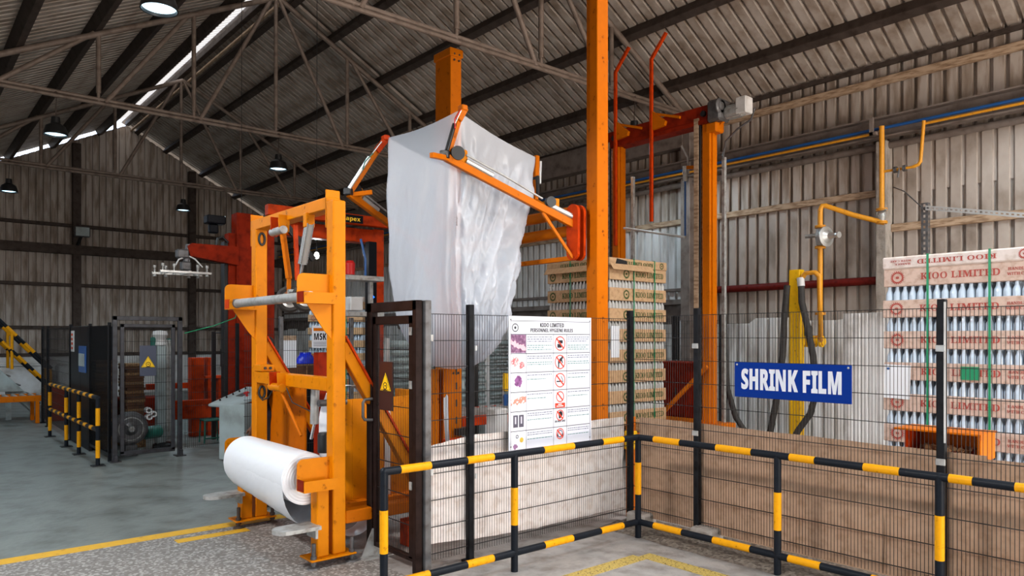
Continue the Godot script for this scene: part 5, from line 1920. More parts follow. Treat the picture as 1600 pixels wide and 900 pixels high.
func build_wall_services() -> void:
	var s := thing("gas_pipe", "yellow gas pipe with valves dropping from the wall beam and bending down to the regulator", "pipe", Vector3(10.6, 1.7, -4.8))
	var b := MB.new()
	b.tube([Vector3(10.6, 4.72, -4.42), Vector3(10.6, 3.40, -4.42)], 0.035, 12)
	part("drop_pipe", b, M.yellow_pipe, s)
	b = MB.new()
	b.tube([Vector3(10.6, 3.36, -4.38), Vector3(10.45, 3.5, -4.75), Vector3(10.3, 3.66, -5.08), Vector3(10.28, 3.66, -5.12), Vector3(10.26, 3.60, -5.14), Vector3(10.26, 3.5, -5.14), Vector3(10.26, 1.80, -5.14), Vector3(10.26, 1.76, -5.16), Vector3(10.26, 1.73, -5.22), Vector3(10.26, 1.73, -5.34), Vector3(10.26, 1.8, -5.44), Vector3(10.26, 2.7, -5.44)], 0.036, 12)
	part("bent_pipe", b, M.yellow_pipe, s)
	for q in [[Vector3(10.6, 3.55, -4.42)], [Vector3(10.6, 3.37, -4.42)], [Vector3(10.26, 3.36, -5.14)], [Vector3(10.26, 3.06, -5.14)], [Vector3(10.26, 2.1, -5.14)]]:
		b = MB.new()
		flange(b, q[0], Vector3.UP, 0.075)
		part("flange", b, M.yellow_pipe, s)
	b = MB.new()
	b.lathe([Vector2(0, -0.09), Vector2(0.04, -0.08), Vector2(0.06, 0), Vector2(0.04, 0.08), Vector2(0, 0.09)], 14, Transform3D(Basis(), Vector3(10.6, 3.46, -4.42)))
	b.tube([Vector3(10.6, 3.46, -4.42), Vector3(10.5, 3.48, -4.42), Vector3(10.46, 3.52, -4.3)], 0.016, 8)
	part("ball_valve", b, M.galv, s)
	b = MB.new()
	b.lathe([Vector2(0, -0.14), Vector2(0.05, -0.12), Vector2(0.07, 0), Vector2(0.05, 0.12), Vector2(0, 0.14)], 14, Transform3D(Basis(), Vector3(10.26, 3.21, -5.14)))
	b.tube([Vector3(10.26, 3.24, -5.14), Vector3(10.26, 3.24, -5.36)], 0.03, 10)
	part("regulator_body", b, M.galv, s)
	b = MB.new()
	b.lathe([Vector2(0, -0.02), Vector2(0.10, -0.02), Vector2(0.145, -0.008), Vector2(0.145, 0.008), Vector2(0.10, 0.02), Vector2(0.05, 0.06), Vector2(0.03, 0.16), Vector2(0.045, 0.18), Vector2(0.045, 0.22), Vector2(0, 0.22)], 24, Transform3D(Basis(Vector3.RIGHT, PI / 2) * Basis(Vector3(0, 0, 1), 0.25), Vector3(10.2, 3.2, -5.02)))
	part("regulator_dome", b, M.alu, s)
	b = MB.new()
	b.lathe([Vector2(0, 0), Vector2(0.055, 0), Vector2(0.06, 0.12), Vector2(0.045, 0.15), Vector2(0, 0.15)], 14, Transform3D(Basis(), Vector3(10.22, 1.78, -5.30)))
	part("pressure_switch", b, M.black, s)
	b = MB.new()
	b.tube([Vector3(10.26, 1.70, -5.08), Vector3(10.26, 1.70, -5.40)], 0.06, 12)
	for z in [-5.12, -5.22, -5.36]:
		flange(b, Vector3(10.26, 1.70, z), Vector3(0, 0, 1), 0.085)
	part("filter_body", b, M.yellow, s)
	# branch with two unions, rising beside it
	b = MB.new()
	b.tube([Vector3(10.6, 4.08, -4.42), Vector3(10.62, 4.08, -4.02)], 0.018, 8)
	b.tube([Vector3(10.62, 4.08, -4.02), Vector3(10.62, 4.10, -3.95), Vector3(10.62, 4.14, -3.92), Vector3(10.62, 4.68, -3.88)], 0.024, 8)
	part("branch_pipe", b, M.yellow_pipe, s)
	b = MB.new()
	for z in [-4.24, -4.12]:
		flange(b, Vector3(10.61, 4.08, z), Vector3(0, 0, 1), 0.045)
	b.tube([Vector3(10.58, 4.08, -4.18), Vector3(10.56, 3.96, -4.19)], 0.012, 6)
	part("union", b, M.galv_dark, s)
	# thin painted service lines lying on the beam
	b = MB.new()
	b.tube([Vector3(10.64, 4.645, GABLE + 0.3), Vector3(10.64, 4.645, -4.5)], 0.018, 8)
	b.tube([Vector3(10.64, 4.645, -3.9), Vector3(10.64, 4.645, FRONT - 0.2)], 0.018, 8)
	single("service_line", b, M.yellow_pipe, Vector3(10.64, 4.645, -6), "thin yellow service line running along the beam on the right wall", "pipe")
	b = MB.new()
	b.tube([Vector3(10.65, 4.705, GABLE + 0.3), Vector3(10.65, 4.705, FRONT - 0.2)], 0.022, 8)
	single("service_line", b, M.blue, Vector3(10.65, 4.705, -6), "thin blue service line just above the yellow one on the wall beam", "pipe")
	b = MB.new()
	b.span(10.5, 10.7, 4.60, 4.64, -4.55, -4.46)
	b.span(10.5, 10.54, 4.60, 4.85, -4.55, -4.50)
	single("pipe_bracket", b, M.beam_gray, Vector3(10.6, 4.6, -4.5), "small steel bracket on the wall beam above the yellow gas pipe", "bracket")

	# yellow hose post with two black hoses
	s = thing("hose_post", "yellow steel post with black hoses, standing behind the blue sign", "post", Vector3(9.85, 0, -5.2))
	b = MB.new()
	b.span(9.78, 9.92, 0.0, 2.72, -5.36, -5.20, 0.008)
	part("post", b, M.yellow, s)
	b = MB.new()
	b.tube([Vector3(9.80, 2.60, -5.17), Vector3(9.80, 2.66, -5.12), Vector3(9.80, 2.66, -4.98), Vector3(9.82, 2.60, -4.93), Vector3(9.85, 1.75, -4.93), Vector3(10.0, 1.72, -5.0)], 0.035, 10)
	part("elbow_pipe", b, M.yellow_pipe, s)
	b = MB.new()
	b.tube([Vector3(9.79, 2.60, -5.19), Vector3(9.79, 2.48, -5.18)], 0.05, 12)
	part("hose_clamp", b, M.white_paint, s)
	b = MB.new()
	b.tube([Vector3(9.79, 2.50, -5.18), Vector3(9.75, 2.25, -5.15), Vector3(9.72, 1.9, -5.05), Vector3(9.7, 1.5, -4.96), Vector3(9.7, 1.0, -4.92), Vector3(9.7, 0.7, -5.0), Vector3(9.7, 0.45, -5.18), Vector3(9.72, 0.2, -5.3)], 0.045, 12)
	part("hose", b, M.rubber, s)
	b = MB.new()
	b.tube([Vector3(9.77, 2.5, -5.38), Vector3(9.74, 2.0, -5.41), Vector3(9.72, 1.5, -5.42), Vector3(9.7, 0.9, -5.5), Vector3(9.7, 0.5, -5.58), Vector3(9.72, 0.1, -5.68)], 0.045, 12)
	part("hose", b, M.rubber, s)
	b = MB.new()
	b.tube([Vector3(9.35, 1.42, -6.12), Vector3(9.35, 1.0, -6.08), Vector3(9.35, 0.6, -5.95), Vector3(9.4, 0.25, -5.7), Vector3(9.5, 0.06, -5.5)], 0.04, 10)
	single("loose_hose", b, M.rubber, Vector3(9.4, 0.02, -5.8), "black hose hanging between the lifting gantry and the blue sign", "hose")

	# white ribbed panel left of the pallet
	b = MB.new()
	ribs(b, -4.42, -3.6, 0.1, 0.008, func(u, d, e): return Vector3(9.48 - d, 0.0 if e == 0 else 2.06, u))
	b.span(9.49, 9.53, 0, 2.07, -4.45, -3.55, 0.004)
	single("ribbed_sheet", b, M.white_paint, Vector3(9.5, 0, -4.0), "white ribbed panel standing upright left of the red-lettered pallet", "panel")
	# slotted angle rack behind the pallet
	s = thing("slotted_rack", "galvanised slotted-angle rack rising behind the red-lettered pallet", "rack", Vector3(10.2, 0, -3.4))
	b = MB.new()
	perforated(b, Vector3(10.2, 0, -3.76), Vector3(0, 0, 0.08), Vector3(0, 0.07, 0), Vector3(-1, 0, 0), 50)
	perforated(b, Vector3(10.2, 0, -3.68), Vector3(0.08, 0, 0), Vector3(0, 0.07, 0), Vector3(0, 0, 1), 50)
	part("upright", b, M.galv_dark, s)
	b = MB.new()
	perforated(b, Vector3(10.18, 3.40, -3.70), Vector3(0, 0.06, 0), Vector3(0, -0.012, 0.055), Vector3(-1, 0, 0), 44)
	perforated(b, Vector3(10.18, 3.46, -3.70), Vector3(0.06, 0, 0), Vector3(0, -0.012, 0.055), Vector3(0, 1, 0), 44)
	part("arm", b, M.alu, s)
	b = MB.new()
	b.tube([Vector3(10.3, 3.42, -3.75), Vector3(10.55, 3.75, -4.1), Vector3(10.68, 3.86, -4.3)], 0.008, 6)
	part("guy_wire", b, M.galv_dark, s)
	# orange steel shelf with shavings, below the green label
	s = thing("steel_shelf", "small orange steel shelf box with wood shavings, just above the cardboard at the right", "shelf", Vector3(6.2, 0, -2.1))
	b = MB.new()
	b.span(6.04, 6.40, 1.03, 1.045, -2.43, -1.82, 0.003)
	b.span(6.38, 6.40, 0.86, 1.03, -2.41, -1.84)
	part("top_plate", b, M.orange, s)
	b = MB.new()
	b.span(6.10, 6.38, 0.86, 1.03, -2.37, -2.35)
	part("end_plate", b, M.orange_red, s)
	b = MB.new()
	b.span(6.06, 6.38, 0.84, 1.03, -1.85, -1.83)
	part("end_plate", b, M.orange, s)
	b = MB.new()
	b.span(6.06, 6.40, 0.845, 0.86, -2.40, -1.84)
	part("floor_plate", b, M.orange_red, s)
	for z in [-2.36, -1.88]:
		b = MB.new()
		b.span(6.33, 6.39, 0, 0.845, z - 0.03, z + 0.03)
		part("leg", b, M.orange, s)
	b = MB.new()
	var rng := RandomNumberGenerator.new()
	rng.seed = 5
	for i in 60:
		b.box(Vector3(rng.randf_range(6.08, 6.34), rng.randf_range(0.865, 0.91), rng.randf_range(-2.3, -1.9)), Vector3(0.04, 0.004, 0.03) * rng.randf_range(0.5, 1.3), 0.0, Basis.from_euler(Vector3(rng.randf() * 3, rng.randf() * 3, rng.randf() * 3)))
	stuff(part("shavings", b, M.wood, s))

# ---- inside the cell, seen through the wires --------------------------------------------
func build_cell_inside() -> void:
	var b := MB.new()
	var s := thing("infeed_column", "short orange machine column with bolt slots, under the hanging film bag", "machine", Vector3(4.95, 0, -6.95))
	b.span(4.76, 4.80, 0, 1.39, -7.1, -6.9, 0.004)
	b.span(4.86, 5.12, 0, 1.39, -7.1, -6.9, 0.006)
	part("column", b, M.orange, s)
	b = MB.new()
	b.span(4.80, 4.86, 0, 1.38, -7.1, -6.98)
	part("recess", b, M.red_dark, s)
	b = MB.new()
	for y in [0.75, 0.95, 1.15, 1.32]:
		b.span(5.03, 5.05, y, y + 0.08, -6.9, -6.893)
	for x in [5.0, 5.07]:
		b.lathe([Vector2(0, 0.01), Vector2(0.014, 0.008), Vector2(0.016, 0)], 6, Transform3D(Basis(Vector3.RIGHT, PI / 2), Vector3(x, 1.34, -6.9)))
	part("slot", b, M.steel_dark, s)
	b = MB.new()
	b.span(5.0, 5.22, 0.62, 0.70, -6.88, -6.80, 0.004)
	part("sensor_bracket", b, M.black, s)
	b = MB.new()
	b.span(4.80, 5.1, 0.0, 0.6, -6.86, -6.75, 0.01)
	part("base", b, M.orange_red, s)
	conveyor("orange roller conveyor crossing the cell behind the poster", Vector3(5.3, 0, -7.6), Vector3(6.95, 0, -7.6), 0.9, 0.80, "orange_red")
	s = thing("press_frame", "black machine frame with pale control plate and yellow post behind the bag", "machine", Vector3(6.2, 0, -8.6))
	b = MB.new()
	b.span(5.95, 6.02, 0, 1.62, -8.7, -8.5, 0.005)
	b.span(6.52, 6.62, 0, 1.72, -8.7, -8.5, 0.005)
	b.span(5.95, 6.62, 1.5, 1.62, -8.7, -8.5, 0.005)
	b.span(6.1, 6.3, 0.5, 1.5, -8.75, -8.6, 0.01)
	part("frame", b, M.black, s)
	b = MB.new()
	b.span(6.10, 6.32, 1.02, 1.14, -8.49, -8.44, 0.006)
	part("control_plate", b, M.console, s)
	b = MB.new()
	b.span(6.42, 6.47, 0.6, 1.6, -8.5, -8.44, 0.006)
	part("yellow_post", b, M.yellow_pipe, s)
	b = MB.new()
	b.tube([Vector3(6.18, 1.45, -8.45), Vector3(6.2, 1.3, -8.43), Vector3(6.22, 1.2, -8.45)], 0.02, 8)
	part("air_hose", b, M.galv, s)
	# light steel rack with louvred shelves behind it
	s = thing("louvred_rack", "pale steel rack of louvred shelves at the back of the cell", "rack", Vector3(6.9, 0, -9.4))
	for x in [5.6, 6.5, 7.5, 8.4]:
		b = MB.new()
		b.span(x - 0.03, x + 0.03, 0, 1.75, -9.43, -9.37, 0.004)
		part("upright", b, M.white_paint, s)
	for k in 9:
		b = MB.new()
		b.box(Vector3(7.0, 0.7 + 0.12 * k, -9.45), Vector3(2.8, 0.05, 0.12), 0.004, Basis(Vector3.RIGHT, 0.5))
		part("shelf", b, M.console, s)
	s = thing("valve_block", "yellow air unit with a blue filter bowl beside the poster's left edge", "valve", Vector3(6.45, 0, -7.9))
	b = MB.new()
	b.span(6.60, 6.66, 1.0, 1.25, -7.93, -7.87, 0.006)
	part("regulator", b, M.yellow, s)
	b = MB.new()
	b.lathe([Vector2(0, 0.78), Vector2(0.03, 0.79), Vector2(0.035, 0.95), Vector2(0, 0.96)], 12, Transform3D(Basis(), Vector3(6.63, 0, -7.9)))
	part("filter_bowl", b, M.blue, s)
	b = MB.new()
	b.tube([Vector3(6.63, 0.0, -7.95), Vector3(6.63, 1.1, -7.95)], 0.015, 8)
	part("stand_pipe", b, M.galv, s)
	# yellow and orange guard blocks at the conveyor end
	b = MB.new()
	b.span(6.5, 6.66, 0.0, 0.78, -6.95, -6.85, 0.008)
	s = single("guard_block", b, M.yellow, Vector3(6.58, 0, -6.9), "yellow guard block with an orange top left of the tall orange column", "guard")
	b = MB.new()
	b.span(6.47, 6.75, 0.78, 0.95, -6.97, -6.83, 0.01)
	part("top_block", b, M.orange, s)
	# film scraps and a white tub standing on the floor behind the boards
	b = MB.new()
	var rows := []
	for i in 9:
		var row := PackedVector3Array()
		for k in 9:
			var t := k / 8.0
			row.push_back(Vector3(4.28 + 0.14 * t * t + 0.03 * i / 8.0, 1.16 - 1.14 * t + 0.02 * sin(i * 0.7), -6.0 - 0.12 * i / 8.0))
		rows.append(row)
	b.grid(rows)
	single("film_offcut", b, M.film_roll, Vector3(4.35, 0.02, -6.05), "curled white film offcut standing behind the boards, left of the short orange column", "plastic film")
	b = MB.new()
	b.span(5.0, 5.18, 0.0, 0.98, -6.3, -6.12, 0.015)
	single("white_tub", b, M.white_paint, Vector3(5.09, 0, -6.2), "narrow white bin behind the board sheets, right of the short orange column", "bin")
	# orange corner post behind the fence corner
	b = MB.new()
	b.span(5.50, 5.57, 0.0, 0.98, -4.72, -4.65, 0.006)
	s = single("corner_stub", b, M.orange, Vector3(5.53, 0, -4.68), "short orange post with a yellow sleeve just behind the fence corner", "post")
	b = MB.new()
	b.span(5.49, 5.58, 0.66, 0.84, -4.73, -4.64, 0.006)
	part("yellow_sleeve", b, M.yellow, s)

# ---- the left side: palletiser cell, console, stairs ----------------------------------------
func build_left_zone() -> void:
	var b: MB
	# striped railing
	var s := thing("safety_railing", "short black and yellow tube railing on the left, in front of the black cabinet", "railing", Vector3(2.18, 0, -13.2))
	for y in [0.93, 0.49]:
		banded(Vector3(2.18, y, -15.2), Vector3(2.18, y, -11.25), 0.03, steps(0.12, 0.18, 0.24, 3.9), s, "top_rail" if y > 0.6 else "bottom_rail")
	for z in [-11.27, -12.57, -13.59, -15.16]:
		banded(Vector3(2.18, 0.93, z), Vector3(2.18, 0.0, z), 0.028, steps(0.14, 0.24, 0.20, 0.93), s, "post")
		b = MB.new()
		b.span(2.10, 2.26, 0, 0.012, z - 0.08, z + 0.08)
		part("foot_plate", b, M.black, s)
	# door frame fence
	s = thing("mesh_gate", "grey steel door frame with a mesh door on the left, carrying a slate sign", "gate", Vector3(2.86, 0, -11.47))
	b = MB.new()
	b.span(2.40, 2.46, 0, 2.06, -11.50, -11.44, 0.005)
	b.span(3.27, 3.33, 0, 2.06, -11.50, -11.44, 0.005)
	b.span(2.40, 3.33, 2.0, 2.06, -11.50, -11.44, 0.005)
	part("frame", b, M.door_gray, s)
	b = MB.new()
	b.span(2.50, 2.55, 0.10, 1.95, -11.49, -11.45, 0.005)
	b.span(3.18, 3.23, 0.10, 1.95, -11.49, -11.45, 0.005)
	b.span(2.50, 3.23, 1.90, 1.95, -11.49, -11.45, 0.005)
	b.span(2.50, 3.23, 0.08, 0.14, -11.49, -11.45, 0.005)
	var lf := part("door_frame", b, M.door_gray, s)
	stuff(part("wire_mesh", wires(Vector3(2.55, 0, -11.47), Vector3(3.18, 0, -11.47), 0.12, 1.92, 0.03, row_list(0.15, 1.9, 0.2)), M.wire, lf))
	for x in [2.43, 3.30]:
		b = MB.new()
		b.span(x - 0.07, x + 0.07, 0, 0.015, -11.55, -11.39)
		b.span(x - 0.02, x + 0.02, 0.0, 0.1, -11.43, -11.38)
		part("foot_plate", b, M.door_gray, s)
	var pl := thing("warning_plate", "slate grey plate with a yellow warning triangle on the left mesh door", "sign", Vector3(2.86, 1.2, -11.43))
	b = MB.new()
	b.span(2.745, 2.965, 1.20, 1.64, -11.44, -11.43, 0.003)
	part("plate", b, M.sign_plate_slate, pl)
	hazard(pl, Vector3(2.855, 1.38, -11.428), PZ, 0.2)
	fence("black mesh fence from the left door to the control console", [Vector3(3.36, 0, -11.47), Vector3(4.15, 0, -11.47)], [Vector3(4.15, 0, -11.47)], 0.1, 1.93, 1.98, "fence_post", 0.03)
	fence("black mesh fence beside the left railing, running back to the far wall", [Vector3(2.36, 0, -14.4), Vector3(2.42, 0, -17.7)], [Vector3(2.38, 0, -14.42), Vector3(2.40, 0, -16.9), Vector3(2.42, 0, -17.7)], 0.1, 1.93, 1.98, "fence_post", 0.04)
	# black cabinet with status panels
	s = thing("control_cabinet", "tall black control cabinet with a blue and white panel, behind the left railing", "cabinet", Vector3(2.6, 0, -13.6))
	b = MB.new()
	b.span(2.36, 2.9, 0.0, 1.94, -14.3, -13.5, 0.01)
	b.span(2.36, 2.42, 0.0, 1.94, -13.5, -12.88, 0.01)
	part("body", b, M.cabinet_black, s)
	b = MB.new()
	b.span(2.345, 2.36, 1.2, 1.62, -13.55, -13.02, 0.003)
	var hm := part("panel", b, M.blue, s)
	b = MB.new()
	b.span(2.335, 2.345, 1.3, 1.5, -13.5, -13.1, 0.002)
	part("label", b, M.console, hm)
	b = MB.new()
	b.span(2.345, 2.36, 1.52, 1.87, -14.2, -13.98, 0.003)
	var st := part("label_strip", b, M.white_paint, s)
	b = MB.new()
	for k in 4:
		b.span(2.338, 2.346, 1.56 + k * 0.075, 1.60 + k * 0.075, -14.14, -14.04)
	part("button", b, M.orange_red, st)
	# smoked panel between cabinet and door
	s = thing("smoked_panel", "dark smoked guard panel between the black cabinet and the left mesh door", "panel", Vector3(2.38, 0, -12.2))
	b = MB.new()
	b.span(2.37, 2.39, 0.12, 1.93, -12.84, -11.52)
	part("pane", b, M.smoked, s)
	for z in [-12.84, -11.55]:
		b = MB.new()
		b.span(2.36, 2.40, 0, 1.97, z - 0.02, z + 0.02)
		part("post", b, M.fence_post, s)
	b = MB.new()
	b.span(2.365, 2.395, 0.08, 0.12, -12.84, -11.52)
	part("sill", b, M.fence_post, s)
	# cartons
	var rng := RandomNumberGenerator.new()
	rng.seed = 9
	for q in [[2.60, -13.15, 26, "stack of flattened brown cartons behind the dark smoked panel"], [3.0, -13.0, 25, "stack of flattened brown cartons seen through the left mesh door"]]:
		s = thing("carton_stack", q[3], "cartons", Vector3(q[0], 0, q[1]))
		b = MB.new()
		b.box(Vector3(q[0], 0.07, q[1]), Vector3(0.30, 0.14, 0.54), 0.01)
		part("pallet", b, M.wood, s)
		for k in q[2]:
			b = MB.new()
			b.box(Vector3(q[0] + rng.randf_range(-0.012, 0.012), 0.165 + k * 0.048, q[1] + rng.randf_range(-0.012, 0.012)), Vector3(0.27, 0.044, 0.5), 0.004)
			part("carton", b, M.carton_brown if k % 3 else M.wood, s)
	# blower
	s = thing("blower", "grey snail-shaped blower fan on the floor behind the left mesh door", "fan", Vector3(2.95, 0, -12.0))
	b = MB.new()
	var fc := Transform3D(Basis(Vector3.RIGHT, PI / 2), Vector3(2.74, 0.40, -11.95))
	b.lathe([Vector2(0, 0.06), Vector2(0.05, 0.07), Vector2(0.10, 0.04), Vector2(0.2, 0.045), Vector2(0.24, 0.02), Vector2(0.255, -0.04), Vector2(0.24, -0.14), Vector2(0.1, -0.18), Vector2(0, -0.18)], 36, fc)
	part("housing", b, M.galv_dark, s)
	b = MB.new()
	b.lathe([Vector2(0.0, 0.10), Vector2(0.04, 0.10), Vector2(0.05, 0.07)], 18, fc)
	b.lathe([Vector2(0.16, 0.055), Vector2(0.175, 0.055), Vector2(0.175, 0.04)], 30, fc)
	part("inlet", b, M.galv, s)
	b = MB.new()
	b.span(2.66, 2.82, 0.0, 0.16, -12.1, -11.86, 0.008)
	part("foot", b, M.galv_dark, s)
	b = MB.new()
	b.tube([Vector3(2.98, 0.3, -12.1), Vector3(3.2, 0.3, -12.2)], 0.1, 14)
	part("motor", b, M.teal, s)
	for q in [[2.98, 0.66], [3.05, 0.60], [2.99, 0.56]]:
		b = MB.new()
		b.lathe([Vector2(0.025, 0), Vector2(0.045, 0), Vector2(0.045, 0.12), Vector2(0.025, 0.12), Vector2(0.025, 0)], 14, Transform3D(Basis(Vector3.RIGHT, PI / 2), Vector3(q[0], q[1], -12.0)))
		part("duct_stub", b, M.white_paint, s)
	# grey mast with hoses
	s = thing("vacuum_mast", "pale grey vertical mast wrapped at the top, behind the left mesh door", "mast", Vector3(3.36, 0, -12.55))
	b = MB.new()
	b.span(3.25, 3.38, 0.0, 1.72, -12.62, -12.48, 0.01)
	part("mast", b, M.console, s)
	for x in [3.41, 3.46]:
		b = MB.new()
		b.tube([Vector3(x, 0.12, -12.5), Vector3(x, 1.6, -12.5), Vector3(x - 0.03, 1.72, -12.5)], 0.026, 10)
		part("hose", b, M.galv, s)
	b = MB.new()
	b.lathe([Vector2(0.05, 1.60), Vector2(0.10, 1.64), Vector2(0.085, 1.72), Vector2(0.12, 1.80), Vector2(0.10, 1.86), Vector2(0, 1.87)], 12, Transform3D(Basis(), Vector3(3.31, 0, -12.55)))
	part("wrapping", b, M.white_paint, s)
	for q in [[3.17, 3.24, 1.55, 1.76], [3.40, 3.50, 1.62, 1.74]]:
		b = MB.new()
		b.span(q[0], q[1], q[2], q[3], -12.57, -12.5, 0.01)
		part("green_cover", b, M.teal, s)
	b = MB.new()
	b.lathe([Vector2(0, 0), Vector2(0.16, 0), Vector2(0.16, 0.05), Vector2(0.1, 0.08), Vector2(0, 0.09)], 20, Transform3D(Basis(), Vector3(3.36, 0, -12.55)))
	part("base", b, M.black, s)
	# orange palletiser base behind
	s = thing("palletiser_base", "orange red palletiser frame with a wide lower guard, left of the console", "machine", Vector3(4.2, 0, -13.6))
	for q in [[3.62, 3.76, 1.38], [4.08, 4.30, 1.40], [4.36, 4.42, 1.40], [4.55, 4.62, 1.05]]:
		b = MB.new()
		b.span(q[0], q[1], 0.0, q[2], -13.7, -13.5, 0.008)
		part("upright", b, M.orange_red, s)
	b = MB.new()
	b.span(3.78, 4.80, 0.33, 0.66, -13.48, -13.42, 0.01)
	part("lower_guard", b, M.orange_red, s)
	b = MB.new()
	b.span(3.4, 4.8, 0.85, 0.95, -13.8, -13.7, 0.008)
	b.span(4.3, 4.65, 1.02, 1.07, -13.7, -13.45, 0.005)
	part("cross_rail", b, M.orange_red, s)
	b = MB.new()
	b.span(2.9, 3.6, 0.2, 0.75, -13.8, -13.4, 0.02)
	part("drive_housing", b, M.red_dark, s)
	# green stool
	s = thing("green_stool", "small dark green metal stool on the floor in front of the orange guard", "stool", Vector3(4.15, 0, -12.6))
	for q in [[3.98, -12.5], [4.28, -12.5], [3.98, -12.75], [4.28, -12.75]]:
		b = MB.new()
		b.tube([Vector3(q[0], 0, q[1]), Vector3(q[0] * 0.9 + 0.413, 0.36, q[1])], 0.014, 8)
		part("leg", b, M.teal, s)
	b = MB.new()
	b.span(3.98, 4.28, 0.36, 0.39, -12.76, -12.48, 0.01)
	part("seat", b, M.teal, s)
	b = MB.new()
	b.tube([Vector3(3.99, 0.08, -12.5), Vector3(4.27, 0.08, -12.5)], 0.012, 8)
	part("stretcher", b, M.teal, s)
	# control console
	s = thing("control_console", "pale grey sloping control console with a red stop button, left of the film stand", "console", Vector3(4.0, 0, -10.77))
	b = MB.new()
	b.prism(PackedVector2Array([Vector2(-0.26, 0), Vector2(0.26, 0), Vector2(0.26, 0.80), Vector2(-0.26, 0.76)]), 0.62, Transform3D(NX.rotated(Vector3.UP, 0.35), Vector3(4.27, 0.02, -10.62)))
	part("pedestal", b, M.console, s)
	b = MB.new()
	var cb := Basis(Vector3.UP, 0.35 + PI / 2)
	var tp := Basis(Vector3(1, 0, 0), 0.30)
	b.box(Vector3(3.95, 0.88, -10.73), Vector3(0.60, 0.045, 0.74), 0.015, Basis(Vector3.UP, -PI / 2 + 0.35) * tp)
	part("desk_top", b, M.console, s)
	var db := Basis(Vector3.UP, -PI / 2 + 0.35) * tp
	b = MB.new()
	b.lathe([Vector2(0, 0.07), Vector2(0.035, 0.065), Vector2(0.04, 0.05), Vector2(0.02, 0.04), Vector2(0.02, 0.0)], 16, Transform3D(db, Vector3(3.95, 0.88, -10.73) + db * Vector3(0.12, 0.02, 0.0)))
	part("stop_button", b, M.red, s)
	b = MB.new()
	b.box(Vector3(3.95, 0.88, -10.73) + db * Vector3(-0.02, 0.025, -0.05), Vector3(0.14, 0.01, 0.16), 0.003, db)
	part("display", b, M.galv_dark, s)
	for k in 5:
		b = MB.new()
		b.lathe([Vector2(0, 0.03), Vector2(0.012, 0.028), Vector2(0.014, 0)], 10, Transform3D(db, Vector3(3.95, 0.88, -10.73) + db * Vector3(-0.2, 0.02, -0.26 + k * 0.12)))
		part("knob", b, M.black, s)
	# red tower with gripper arm
	s = thing("robot_tower", "tall dark red robot tower with a horizontal arm and a suction gripper head", "machine", Vector3(4.4, 0, -12.0))
	b = MB.new()
	b.span(4.28, 4.56, 0.0, 3.78, -12.1, -11.85, 0.01)
	b.span(4.16, 4.28, 0.0, 3.44, -12.08, -11.88, 0.008)
	part("tower", b, M.red_dark, s)
	b = MB.new()
	b.span(4.10, 4.16, 0.4, 3.3, -12.06, -11.90, 0.005)
	part("cable_chain", b, M.black, s)
	b = MB.new()
	b.prism(PackedVector2Array([Vector2(-0.78, 0.09), Vector2(-0.72, 0.14), Vector2(0, 0.14), Vector2(0, -0.16), Vector2(-0.74, -0.06)]), 0.16, Transform3D(PZ, Vector3(4.30, 3.08, -11.98)))
	var arm := part("arm", b, M.red_dark, s)
	b = MB.new()
	b.tube([Vector3(4.14, 3.28, -11.85), Vector3(4.05, 3.36, -11.85), Vector3(3.98, 3.33, -11.85), Vector3(3.96, 3.22, -11.85)], 0.02, 8)
	part("cable", b, M.black, arm)
	b = MB.new()
	b.tube([Vector3(3.56, 3.2, -11.9), Vector3(3.50, 2.78, -11.9)], 0.05, 12)
	b.box(Vector3(3.46, 3.05, -11.9), Vector3(0.18, 0.14, 0.14), 0.02)
	b.box(Vector3(3.50, 2.86, -11.88), Vector3(0.14, 0.14, 0.14), 0.02)
	part("wrist", b, M.galv_dark, s)
	b = MB.new()
	b.span(3.08, 3.82, 2.735, 2.765, -12.15, -12.1)
	b.span(3.08, 3.82, 2.735, 2.765, -11.7, -11.65)
	b.span(3.20, 3.23, 2.735, 2.765, -12.15, -11.65)
	b.span(3.68, 3.71, 2.735, 2.765, -12.15, -11.65)
	b.span(3.48, 3.52, 2.735, 2.775, -12.15, -11.65)
	part("gripper_frame", b, M.alu, s)
	for x in [3.12, 3.28, 3.62, 3.76]:
		for z in [-12.12, -11.68]:
			b = MB.new()
			b.lathe([Vector2(0.03, -0.03), Vector2(0.012, 0.02), Vector2(0.012, 0.10), Vector2(0.022, 0.10), Vector2(0.022, 0.14), Vector2(0, 0.14)], 10, Transform3D(Basis(), Vector3(x, 2.73, z)))
			part("suction_cup", b, M.galv, s)
	b = MB.new()
	b.tube([Vector3(3.3, 2.84, -11.7), Vector3(3.38, 2.95, -11.8), Vector3(3.5, 3.0, -11.9)], 0.012, 6)
	b.tube([Vector3(3.7, 2.84, -11.7), Vector3(3.62, 2.97, -11.8), Vector3(3.5, 3.05, -11.9)], 0.012, 6)
	part("air_hose", b, M.white_paint, s)
	b = MB.new()
	b.span(3.9, 4.2, 3.60, 3.74, -12.3, -12.1, 0.02)
	b.span(3.95, 4.1, 3.45, 3.6, -12.25, -12.15, 0.02)
	part("drive_motor", b, M.cabinet_black, s)
	# green cord from the gate to the tower
	b = MB.new()
	b.tube([Vector3(3.36, 1.82, -11.44), Vector3(3.7, 1.93, -11.2), Vector3(3.95, 2.05, -11.0), Vector3(4.28, 2.16, -11.86)], 0.008, 6)
	single("cord", b, M.strap_green, Vector3(3.36, 1.82, -11.44), "thin green cord strung from the left door frame towards the red tower", "cord")
	# dark screen on a post
	s = thing("operator_screen", "small black operator screen on a post behind the left mesh fence", "screen", Vector3(4.4, 0, -12.4))
	b = MB.new()
	b.span(4.24, 4.30, 0, 1.86, -12.95, -12.89)
